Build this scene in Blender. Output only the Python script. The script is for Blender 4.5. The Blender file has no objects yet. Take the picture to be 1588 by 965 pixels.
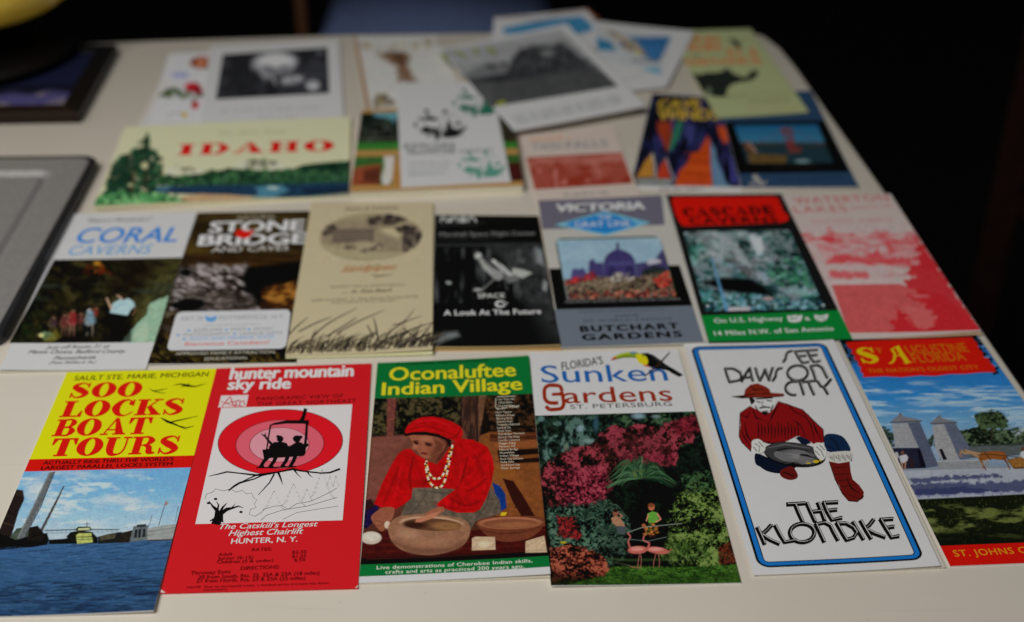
import bpy, bmesh, math, random
import numpy as np
from mathutils import Vector, Matrix
from mathutils.geometry import tessellate_polygon

SC = bpy.context.scene
COL = SC.collection

# ------------------------------------------------------------------ camera
FPX, PITCH, ROLL, CAMH = 2070.92, math.radians(31.4507), math.radians(0.2866), 0.50925
CX, CY = 794.0, 482.5
_cp, _sp = math.cos(PITCH), math.sin(PITCH)
FW = np.array([0, _cp, -_sp])
_r0 = np.array([1.0, 0, 0]); _u0 = np.cross(_r0, FW)
RT = math.cos(ROLL) * _r0 + math.sin(ROLL) * _u0
UP = -math.sin(ROLL) * _r0 + math.cos(ROLL) * _u0
CAM = np.array([0, 0, CAMH])
cam_d = bpy.data.cameras.new("camera"); cam = bpy.data.objects.new("camera", cam_d); COL.objects.link(cam)
cam.matrix_world = Matrix(((RT[0], UP[0], -FW[0], 0), (RT[1], UP[1], -FW[1], 0), (RT[2], UP[2], -FW[2], CAMH), (0, 0, 0, 1)))
cam_d.sensor_fit = 'HORIZONTAL'; cam_d.sensor_width = 36.0; cam_d.lens = FPX * 36.0 / 1588.0
cam_d.clip_start = 0.02; cam_d.clip_end = 60
cam_d.dof.use_dof = True; cam_d.dof.focus_distance = 0.785; cam_d.dof.aperture_fstop = 4.1
SC.camera = cam
SC.view_settings.view_transform = 'Standard'; SC.view_settings.look = 'None'
SC.view_settings.exposure = 0.0; SC.view_settings.gamma = 1.0
SC.render.resolution_x, SC.render.resolution_y = 1024, 622
try:
    SC.cycles.use_denoising = True
except Exception:
    pass

# ------------------------------------------------------------------ light (an indoor window: no sun)
world = bpy.data.worlds.new("World"); SC.world = world; world.use_nodes = True
world.node_tree.nodes["Background"].inputs[0].default_value = (0.9, 0.95, 1.0, 1)
world.node_tree.nodes["Background"].inputs[1].default_value = 0.022
def area(name, loc, target, sx, sy, power, col, spread=180):
    d = bpy.data.lights.new(name, 'AREA'); d.shape = 'RECTANGLE'; d.size = sx; d.size_y = sy
    d.energy = power; d.color = col; d.spread = math.radians(spread)
    o = bpy.data.objects.new(name, d); COL.objects.link(o); o.location = loc
    o.rotation_euler = (Vector(target) - Vector(loc)).to_track_quat('-Z', 'Y').to_euler()
    return o
area("window_light", (-0.62, 0.05, 1.30), (0.0, 0.88, 0.0), 1.0, 0.8, 9.6, (1.0, 0.985, 0.96), 130)

# ------------------------------------------------------------------ tracing helpers: photo point -> point on the table
def ray(px, py, z):
    d = (np.asarray(px, float)[..., None] - CX) / FPX * RT - (np.asarray(py, float)[..., None] - CY) / FPX * UP + FW
    t = (z - CAMH) / d[..., 2:3]
    return (CAM + t * d)[..., :2]
def topx(xy, z):
    P = np.concatenate([xy, np.full(xy.shape[:-1] + (1,), z)], -1) - CAM
    w = P @ FW
    return CX + FPX * (P @ RT) / w, CY - FPX * (P @ UP) / w

def lin(c):
    if isinstance(c, str):
        c = c.lstrip('#'); c = [int(c[i:i + 2], 16) for i in (0, 2, 4)]
    elif isinstance(c, (int, float)):
        c = (c, c, c)
    a = np.asarray(c, float) / 255.0
    return np.where(a <= 0.04045, a / 12.92, ((a + 0.055) / 1.055) ** 2.4)

# ------------------------------------------------------------------ noise
_tab = np.random.RandomState(7).rand(256, 256)
def vnoise(x, y, seed=0):
    x = x + seed * 17.31; y = y + seed * 9.77
    xi = np.floor(x).astype(int); yi = np.floor(y).astype(int)
    fx = x - xi; fy = y - yi
    fx = fx * fx * (3 - 2 * fx); fy = fy * fy * (3 - 2 * fy)
    a = _tab[xi & 255, yi & 255]; b = _tab[(xi + 1) & 255, yi & 255]
    c = _tab[xi & 255, (yi + 1) & 255]; d = _tab[(xi + 1) & 255, (yi + 1) & 255]
    return (a * (1 - fx) + b * fx) * (1 - fy) + (c * (1 - fx) + d * fx) * fy
def fbm(x, y, o=4, seed=0):
    s = 0; a = 0.5; t = 0
    for k in range(o):
        s = s + a * vnoise(x, y, seed + k); t += a; a *= 0.55; x = x * 2.03; y = y * 2.03
    return s / t
def catmull(pts, closed=True, n=6):
    p = np.asarray(pts, float); m = len(p); out = []
    rng = range(m) if closed else range(m - 1)
    for i in rng:
        if closed: p0, p1, p2, p3 = p[i - 1], p[i], p[(i + 1) % m], p[(i + 2) % m]
        else: p0, p1, p2, p3 = p[max(i - 1, 0)], p[i], p[i + 1], p[min(i + 2, m - 1)]
        for k in range(n):
            t = k / n
            out.append(0.5 * (2 * p1 + (p2 - p0) * t + (2 * p0 - 5 * p1 + 4 * p2 - p3) * t * t + (3 * p1 - p0 - 3 * p2 + p3) * t ** 3))
    if not closed: out.append(p[-1])
    return np.array(out)

# ------------------------------------------------------------------ materials
def new_mat(name):
    m = bpy.data.materials.new(name); m.use_nodes = True
    return m, m.node_tree.nodes, m.node_tree.links, m.node_tree.nodes["Principled BSDF"]
def ink_mat(name, rough, spec, coat=0.0):
    m, N, L, B = new_mat(name)
    a = N.new('ShaderNodeVertexColor'); a.layer_name = 'Col'
    tc = N.new('ShaderNodeTexCoord')
    nz = N.new('ShaderNodeTexNoise'); nz.inputs['Scale'].default_value = 900; nz.inputs['Detail'].default_value = 3
    L.new(tc.outputs['Object'], nz.inputs['Vector'])
    mr = N.new('ShaderNodeMapRange'); mr.inputs['To Min'].default_value = 0.95; mr.inputs['To Max'].default_value = 1.05
    L.new(nz.outputs['Fac'], mr.inputs['Value'])
    mx = N.new('ShaderNodeVectorMath'); mx.operation = 'SCALE'
    L.new(a.outputs['Color'], mx.inputs[0]); L.new(mr.outputs['Result'], mx.inputs['Scale'])
    L.new(mx.outputs['Vector'], B.inputs['Base Color'])
    n2 = N.new('ShaderNodeTexNoise'); n2.inputs['Scale'].default_value = 60; n2.inputs['Detail'].default_value = 2
    L.new(tc.outputs['Object'], n2.inputs['Vector'])
    r = N.new('ShaderNodeMapRange'); r.inputs['To Min'].default_value = rough - 0.06; r.inputs['To Max'].default_value = rough + 0.08
    L.new(n2.outputs['Fac'], r.inputs['Value']); L.new(r.outputs['Result'], B.inputs['Roughness'])
    B.inputs['Specular IOR Level'].default_value = spec
    return m
def paper_mat(name, col, rough=0.7, grain=0.012, edge=False):
    m, N, L, B = new_mat(name)
    tc = N.new('ShaderNodeTexCoord')
    nz = N.new('ShaderNodeTexNoise'); nz.inputs['Scale'].default_value = 120; nz.inputs['Detail'].default_value = 5
    L.new(tc.outputs['Object'], nz.inputs['Vector'])
    cr = N.new('ShaderNodeValToRGB')
    cr.color_ramp.elements[0].position = 0.3; cr.color_ramp.elements[1].position = 0.7
    c = np.asarray(col, float)
    cr.color_ramp.elements[0].color = (*np.clip(c * (1 - grain), 0, 1), 1); cr.color_ramp.elements[1].color = (*np.clip(c * (1 + grain), 0, 1), 1)
    L.new(nz.outputs['Fac'], cr.inputs['Fac'])
    out = cr.outputs['Color']
    if edge:                                   # page lines in the side of a book
        wv = N.new('ShaderNodeTexNoise'); wv.inputs['Scale'].default_value = 1.0; wv.inputs['Detail'].default_value = 1
        mp = N.new('ShaderNodeMapping'); mp.inputs['Scale'].default_value = (12, 12, 2600)
        L.new(tc.outputs['Object'], mp.inputs['Vector']); L.new(mp.outputs['Vector'], wv.inputs['Vector'])
        mr = N.new('ShaderNodeMapRange'); mr.inputs['From Min'].default_value = 0.35; mr.inputs['From Max'].default_value = 0.65
        mr.inputs['To Min'].default_value = 0.72; mr.inputs['To Max'].default_value = 1.05
        L.new(wv.outputs['Fac'], mr.inputs['Value'])
        sc = N.new('ShaderNodeVectorMath'); sc.operation = 'SCALE'
        L.new(out, sc.inputs[0]); L.new(mr.outputs['Result'], sc.inputs['Scale']); out = sc.outputs['Vector']
    L.new(out, B.inputs['Base Color'])
    B.inputs['Roughness'].default_value = rough; B.inputs['Specular IOR Level'].default_value = 0.35
    return m
INK = {'gloss': ink_mat('glossy_print', 0.5, 0.18), 'matte': ink_mat('matte_print', 0.7, 0.12)}
_pm = {}
def paper(col, edge=False):
    k = (tuple(np.round(col, 3)), edge)
    if k not in _pm: _pm[k] = paper_mat('page_edges' if edge else 'paper', col, edge=edge)
    return _pm[k]

def tag(o, label=None, cat=None, group=None, kind=None):
    if label: o['label'] = label
    if cat: o['category'] = cat
    if group: o['group'] = group
    if kind: o['kind'] = kind
    return o
def empty(name, loc, label, cat, group=None):
    o = bpy.data.objects.new(name, None); COL.objects.link(o); o.location = loc; o.empty_display_size = 0.02
    return tag(o, label, cat, group)
def meshobj(name, verts, faces, mat, parent=None, colors=None, smooth=False):
    me = bpy.data.meshes.new(name); me.from_pydata([tuple(v) for v in verts], [], [tuple(f) for f in faces])
    if colors is not None:
        ca = me.color_attributes.new('Col', 'FLOAT_COLOR', 'POINT')
        c = np.ones((len(verts), 4), np.float32); c[:, :3] = colors
        ca.data.foreach_set('color', c.ravel())
    me.materials.append(mat)
    if smooth: me.polygons.foreach_set('use_smooth', np.ones(len(me.polygons), bool))
    o = bpy.data.objects.new(name, me); COL.objects.link(o)
    if parent: o.parent = parent
    return o

# ------------------------------------------------------------------ text outlines from Blender's built-in font
_tc = {}
def text_mesh(s, bold=0.0, track=1.0):
    k = (s, bold, track)
    if k not in _tc:
        cu = bpy.data.curves.new('t', 'FONT'); cu.body = s; cu.size = 1.0; cu.offset = bold; cu.space_character = track
        cu.resolution_u = 3; cu.fill_mode = 'FRONT'
        ob = bpy.data.objects.new('t', cu); me = ob.to_mesh()
        v = np.array([tuple(q.co)[:2] for q in me.vertices]).reshape(-1, 2)
        f = [tuple(p.vertices) for p in me.polygons]
        ob.to_mesh_clear(); bpy.data.objects.remove(ob); bpy.data.curves.remove(cu)
        _tc[k] = (v, f)
    return _tc[k]
CAPH = text_mesh('H')[0][:, 1].max()

# ------------------------------------------------------------------ sheets of paper and what is printed on them
ILL = 0.80; GAM = 1.25
class Sheet:
    """A leaflet, card or book lying on the table; corners traced in a zoomed crop (ox, oy, scale) of the photo."""
    def __init__(s, name, label, cat, zoom, corners, z0=0.0, th=0.0008, white=205, col=None, group=None, curl=None, ink='gloss', edge=None, part='paper', ngrid=(14, 24), leaf=None):
        s.ox, s.oy, s.s = zoom; s.z0 = z0; s.zt = z0 + th; s.ink = ink
        s.white = lin(white); s.k = 0
        c = np.array(corners, float)
        s.q = ray(s.ox + c[:, 0] / s.s, s.oy + c[:, 1] / s.s, s.zt)      # TL TR BR BL in metres
        s.ctr = s.q.mean(0)
        s.root = empty(name, (s.ctr[0], s.ctr[1], z0), label, cat, group)
        s.curl = curl or {}
        ex = (s.q[1] - s.q[0] + s.q[2] - s.q[3]) / 2; ey = (s.q[3] - s.q[0] + s.q[2] - s.q[1]) / 2
        s.A = np.linalg.inv(np.array([ex, ey]).T); s.o = s.ctr - (ex + ey) / 2; s.ex, s.ey = ex, ey
        pc = s.ref(col if col is not None else white)
        nx, ny = ngrid
        u, v = np.meshgrid(np.linspace(0, 1, nx + 1), np.linspace(0, 1, ny + 1))
        xy = s.bil(u, v).reshape(-1, 2); w = s.warp(xy)
        n = len(xy)
        top = np.c_[xy - s.ctr, th + w]; bot = np.c_[xy - s.ctr, np.maximum(w, 0)]
        V = np.r_[top, bot]; F = []; S = []
        I = lambda i, j: j * (nx + 1) + i
        for j in range(ny):
            for i in range(nx):
                F.append((I(i, j + 1), I(i + 1, j + 1), I(i + 1, j), I(i, j)))
                F.append((n + I(i, j), n + I(i + 1, j), n + I(i + 1, j + 1), n + I(i, j + 1)))
        nf = len(F)
        for i in range(nx):
            F.append((I(i, 0), I(i + 1, 0), n + I(i + 1, 0), n + I(i, 0))); F.append((I(i + 1, ny), I(i, ny), n + I(i, ny), n + I(i + 1, ny)))
        for j in range(ny):
            F.append((I(0, j + 1), I(0, j), n + I(0, j), n + I(0, j + 1))); F.append((I(nx, j), I(nx, j + 1), n + I(nx, j + 1), n + I(nx, j)))
        if leaf:                                 # the folded back leaf, peeping out under the front one
            dx, dy, lc = leaf; eu = s.ex / np.linalg.norm(s.ex); ev = s.ey / np.linalg.norm(s.ey)
            b = V.copy(); b[:n, 2] = th * 0.45 + 0.5 * w; b[n:, 2] = 0.0; b[:, :2] += (eu * dx + ev * dy) * 0.001
            meshobj('back_leaf', b, F, paper(s.ref(lc)), s.root); V[n:, 2] = np.maximum(V[:n, 2] - 0.00035, 0.0)
        if edge is None:
            meshobj(part, V, F, paper(pc), s.root)
        else:                                    # a book: page block with its own look and a cover sheet over it
            b = V.copy(); b[:n, 2] -= 0.0007; b[:, :2] *= 0.994
            meshobj('page_block', b, F, paper(s.ref(edge), True), s.root)
            t = V.copy(); t[n:, 2] = t[:n, 2] - 0.0006
            meshobj(part, t, F, paper(pc), s.root)
    def ref(s, c):
        r = lin(c) / s.white
        return np.clip(ILL * np.where(r < 1, r ** GAM, r), 0.003, 0.9)
    def bil(s, u, v):
        u = np.asarray(u)[..., None]; v = np.asarray(v)[..., None]; q = s.q
        return (q[0] * (1 - u) + q[1] * u) * (1 - v) + (q[3] * (1 - u) + q[2] * u) * v
    def uv(s, xy):
        d = (xy - s.o) @ s.A.T
        return d[..., 0], d[..., 1]
    def warp(s, xy):
        if not s.curl: return np.zeros(xy.shape[:-1])
        u, v = s.uv(xy); u = np.clip(u, 0, 1); v = np.clip(v, 0, 1); g = s.curl.get
        w = g('bl', 0) * (1 - u) ** 2 * v ** 3 + g('br', 0) * u ** 2 * v ** 3 + g('tl', 0) * (1 - u) ** 2 * (1 - v) ** 3 + g('tr', 0) * u ** 2 * (1 - v) ** 3
        w = w + g('bow', 0) * np.sin(math.pi * v) + g('bowu', 0) * np.sin(math.pi * u) + g('r', 0) * u ** 3 + g('l', 0) * (1 - u) ** 3
        return w * 0.001
    def z2w(s, p):
        p = np.asarray(p, float)
        return ray(s.ox + p[..., 0] / s.s, s.oy + p[..., 1] / s.s, s.zt)
    def w2z(s, xy):
        x, y = topx(xy, s.zt)
        return (x - s.ox) * s.s, (y - s.oy) * s.s
    def edge(s, side, y):
        """traced point on the left or right edge at traced height y"""
        a, b = (s.q[0], s.q[3]) if side == 'L' else (s.q[1], s.q[2])
        xa, ya = s.w2z(a); xb, yb = s.w2z(b)
        t = (y - ya) / (yb - ya)
        return (xa + (xb - xa) * t, y)
    def bleed(s, yl0, yr0, yl1=None, yr1=None):
        """quad across the whole sheet between traced heights (left, right); None = sheet end"""
        f = lambda sd, y, k: s.edge(sd, y) if y is not None else tuple(np.array(s.w2z(s.q[k])).ravel())
        return [f('L', yl0, 0), f('R', yr0, 1), f('R', yr1, 2), f('L', yl1, 3)]
    def V(s, name, label=None): return Vec(s, name, label)
    def R(s, name, quad=None, cell=0.5, base=None, label=None):
        if quad is None: quad = s.bleed(None, None)
        return Ras(s, name, quad, cell, base, label)
    def lay(s):
        s.k += 0.0000016; return 0.00004 + s.k

def ears(P):
    p = [(float(a[0]), float(a[1])) for a in P]; idx = list(range(len(p))); out = []
    if sum(p[i - 1][0] * p[i][1] - p[i][0] * p[i - 1][1] for i in idx) < 0: idx.reverse()
    cr = lambda a, b, c: (b[0] - a[0]) * (c[1] - a[1]) - (b[1] - a[1]) * (c[0] - a[0])
    while len(idx) > 3:
        for i in range(len(idx)):
            ia, ib, ic = idx[i - 1], idx[i], idx[(i + 1) % len(idx)]; a, b, c = p[ia], p[ib], p[ic]
            if cr(a, b, c) <= 1e-16: continue
            if any(cr(a, b, p[j]) >= 0 and cr(b, c, p[j]) >= 0 and cr(c, a, p[j]) >= 0 for j in idx if j not in (ia, ib, ic) and p[j] not in (a, b, c)): continue
            break
        else: i = min(range(len(idx)), key=lambda q: abs(cr(p[idx[q - 1]], p[idx[q]], p[idx[(q + 1) % len(idx)]])))
        out.append((idx[i - 1], idx[i], idx[(i + 1) % len(idx)])); idx.pop(i)
    return out + [tuple(idx)]

class Vec:
    def __init__(s, sh, name, label=None):
        s.sh = sh; s.name = name; s.v = []; s.f = []; s.c = []; s.n = 0; s.label = label; sh.k += 0.000012
    def _add(s, xy, faces, c, dz=None):
        xy = np.asarray(xy, float)
        if s.sh.curl and len(faces) < 400:       # follow the bend of the paper: cut long triangles
            P = [tuple(p) for p in xy]; st = []; out = []
            for f in faces: st += [(f[0], f[i], f[i + 1]) for i in range(1, len(f) - 1)]
            while st:
                a, b, d = st.pop(); e = [math.dist(P[a], P[b]), math.dist(P[b], P[d]), math.dist(P[d], P[a])]; k = e.index(max(e))
                if e[k] < 0.014: out.append((a, b, d)); continue
                a, b, d = ((a, b, d), (b, d, a), (d, a, b))[k]
                P.append(((P[a][0] + P[b][0]) / 2, (P[a][1] + P[b][1]) / 2)); m = len(P) - 1; st += [(a, m, d), (m, b, d)]
            xy = np.array(P); faces = out
        xy = np.asarray(xy); z = s.sh.zt - s.sh.z0 + s.sh.warp(xy) + s.sh.lay()
        s.v.append(np.c_[xy - s.sh.ctr, z]); s.f += [tuple(i + s.n for i in f) for f in faces]
        s.c.append(np.tile(s.sh.ref(c), (len(xy), 1))); s.n += len(xy)
    def _clip(s, P):
        q = s.sh.q; cw = np.cross(q[1] - q[0], q[2] - q[1]) < 0
        for i in range(4):
            a, b = q[i], q[(i + 1) % 4]; out = []
            sd = lambda p: ((b[0] - a[0]) * (p[1] - a[1]) - (b[1] - a[1]) * (p[0] - a[0])) * (-1 if cw else 1)
            for j in range(len(P)):
                p, r = P[j - 1], P[j]; dp, dr = sd(p), sd(r)
                if (dp >= 0) != (dr >= 0): out.append(p + (r - p) * dp / (dp - dr))
                if dr >= 0: out.append(r)
            P = out
            if len(P) < 3: return []
        return P
    def wpoly(s, xy, c):
        P = s._clip(list(np.asarray(xy, float)))
        if len(P) < 3: return
        t = ears(P)
        s._add(np.array(P), s._up(P, t), c)
    def _up(s, P, t):
        out = []
        for a, b, d in t:
            n = (P[b][0] - P[a][0]) * (P[d][1] - P[a][1]) - (P[b][1] - P[a][1]) * (P[d][0] - P[a][0])
            out.append((a, b, d) if n > 0 else (a, d, b))
        return out
    def poly(s, pts, c, sm=False):
        if sm: pts = catmull(pts)
        s.wpoly(s.sh.z2w(pts), c); return s
    def hole(s, outer, holes, c):
        loops = [s.sh.z2w(np.asarray(l)) for l in [outer] + holes]
        P = np.concatenate(loops); t = tessellate_polygon([[Vector((p[0] * 1000, p[1] * 1000, 0)) for p in l] for l in loops])
        s._add(P, s._up(P, t), c); return s
    def ell(s, cx, cy, rx, ry, c, rot=0, n=28):
        a = np.linspace(0, 2 * math.pi, n, endpoint=False); r = math.radians(rot)
        x = rx * np.cos(a); y = ry * np.sin(a)
        return s.poly(np.c_[cx + x * math.cos(r) - y * math.sin(r), cy + x * math.sin(r) + y * math.cos(r)], c)
    def line(s, pts, w, c, sm=False):
        p = catmull(pts, False) if sm else np.asarray(pts, float)
        w = np.interp(np.linspace(0, 1, len(p)), np.linspace(0, 1, np.size(w)), np.atleast_1d(w)) if np.size(w) > 1 else np.full(len(p), float(w))
        d = np.diff(p, axis=0); d /= np.maximum(np.linalg.norm(d, axis=1, keepdims=True), 1e-6)
        t = np.r_[d[:1], (d[1:] + d[:-1]), d[-1:]]; t /= np.maximum(np.linalg.norm(t, axis=1, keepdims=True), 1e-3)
        nrm = np.c_[-t[:, 1], t[:, 0]] * (w / 2)[:, None]
        p = p.copy(); p[0] -= t[0] * w[0] * 0.25; p[-1] += t[-1] * w[-1] * 0.25
        P = np.r_[p + nrm, p - nrm]; m = len(p)
        W = s.sh.z2w(P)
        F = [(i, i + 1, m + i + 1, m + i) for i in range(m - 1)]
        s._add(W, F, c); return s
    def rrect(s, u0, v0, u1, v1, r, c, inset=0.0):
        """rounded rectangle in the sheet's own frame, sizes in mm"""
        L = np.linalg.norm(s.sh.ex) * 1000; H = np.linalg.norm(s.sh.ey) * 1000
        x0, x1, y0, y1 = u0 * L + inset, u1 * L - inset, v0 * H + inset, v1 * H - inset; r = max(r - inset, 0.4); P = []
        for cx, cy, a0 in ((x1 - r, y0 + r, -90), (x1 - r, y1 - r, 0), (x0 + r, y1 - r, 90), (x0 + r, y0 + r, 180)):
            for k in range(9):
                a = math.radians(a0 + 90 * k / 8); P.append(((cx + r * math.cos(a)) / L, (cy + r * math.sin(a)) / H))
        P = np.array(P); s.wpoly(s.sh.bil(P[:, 0], P[:, 1]), c); return s
    def rring(s, u0, v0, u1, v1, r, c, i0, i1):
        """rounded frame line between two insets (mm)"""
        L = np.linalg.norm(s.sh.ex) * 1000; H = np.linalg.norm(s.sh.ey) * 1000; loops = []
        for inset in (i0, i1):
            x0, x1, y0, y1 = u0 * L + inset, u1 * L - inset, v0 * H + inset, v1 * H - inset; rr = max(r - inset, 0.4); P = []
            for cx, cy, a0 in ((x1 - rr, y0 + rr, -90), (x1 - rr, y1 - rr, 0), (x0 + rr, y1 - rr, 90), (x0 + rr, y0 + rr, 180)):
                for k in range(9):
                    a = math.radians(a0 + 90 * k / 8); P.append(((cx + rr * math.cos(a)) / L, (cy + rr * math.sin(a)) / H))
            Q = []
            for i in range(len(P)):
                a, b = P[i], P[(i + 1) % len(P)]; n = max(1, int(max(abs(b[0] - a[0]) * L, abs(b[1] - a[1]) * H) / 9 + 0.5)) if i % 9 == 8 else 1
                Q += [(a[0] + (b[0] - a[0]) * k / n, a[1] + (b[1] - a[1]) * k / n) for k in range(n)]
            loops.append(np.array(Q))
        n = min(len(loops[0]), len(loops[1]))
        if len(loops[0]) != len(loops[1]): raise ValueError('ring')
        P = np.concatenate(loops); W = s.sh.bil(P[:, 0], P[:, 1])
        s._add(W, [(i, n + i, n + (i + 1) % n, (i + 1) % n) for i in range(n)], c); return s
    def uvof(s, x, y):
        u, v = s.sh.uv(s.sh.z2w((x, y))); return float(u), float(v)
    def frame(s, x0, y0, x1, y1, h, slant=0.0, lean=0):
        """origin, baseline vector and up vector (metres) for lettering of traced height h"""
        a = s.sh.z2w((x0, y0)); b = s.sh.z2w((x1, y1)); up = -s.sh.ey / np.linalg.norm(s.sh.ey)
        ya = s.sh.w2z(a)[1]; yb = s.sh.w2z(a + up * 0.004)[1]
        up = up * 0.004 * h / (ya - yb)
        return a, b - a, up + (b - a) / np.linalg.norm(b - a) * np.linalg.norm(up) * slant
    def text(s, t, x0, y0, x1, y1, h, c, bold=0.0, slant=0.0, track=1.0):
        v, f = text_mesh(t, 0.0, track); a, bx, up = s.frame(x0, y0, x1, y1, h, slant)
        lo, hi = v[:, 0].min(), v[:, 0].max(); e = max(bold, 0) * 0.85      # heavy lettering is overprinted slightly shifted
        for dx, dy in (((0, 0),) if e == 0 else ((-e, 0.3 * e), (e, -0.3 * e), (-0.5 * e, -0.5 * e), (0.5 * e, 0.5 * e), (0, 0))):
            xy = a + ((v[:, :1] + dx - lo + e) / (hi - lo + 2 * e)) * bx + ((v[:, 1:] + dy) / CAPH) * up
            s._add(xy, f, c)
        return s
    def glyphs(s, t, x0, y0, x1, y1, h, c, font, gap=0.06, slant=0.0):
        """hand-drawn letter outlines"""
        a, bx, up = s.frame(x0, y0, x1, y1, h, slant); X = 0; items = []
        for ch in t:
            w, shapes = font(ch)
            items += [(X, sh) for sh in shapes]; X += w + gap
        X -= gap
        for ox, (o, hs) in items:
            loops = [a + ((np.asarray(l)[:, :1] + ox) / X) * bx + np.asarray(l)[:, 1:] * up for l in [o] + hs]
            P = np.concatenate(loops); tt = tessellate_polygon([[Vector((p[0] * 1000, p[1] * 1000, 0)) for p in l] for l in loops])
            s._add(P, s._up(P, tt), c)
        return s
    def greek(s, x0, y0, x1, y1, h, c, words, seed=1):
        """lettering too small to read: rows of letter-sized strokes"""
        rnd = random.Random(seed); tot = sum(words) + len(words) - 1; n = 0
        for wd in words:
            for k in range(wd):
                t0 = n / tot; t1 = (n + 0.62) / tot; hh = h * rnd.choice((0.7, 0.7, 1.0, 0.75))
                xa, ya = x0 + (x1 - x0) * t0, y0 + (y1 - y0) * t0; xb = x0 + (x1 - x0) * t1
                s.line([((xa + xb) / 2, ya), ((xa + xb) / 2 + hh * 0.25, ya - hh)], (xb - xa) * rnd.uniform(0.5, 0.9), c)
                n += 1
            n += 1
        return s
    def done(s):
        o = meshobj(s.name, np.concatenate(s.v), s.f, INK[s.sh.ink], s.sh.root, np.concatenate(s.c))
        if s.label: o['label'] = s.label
        return o

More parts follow.
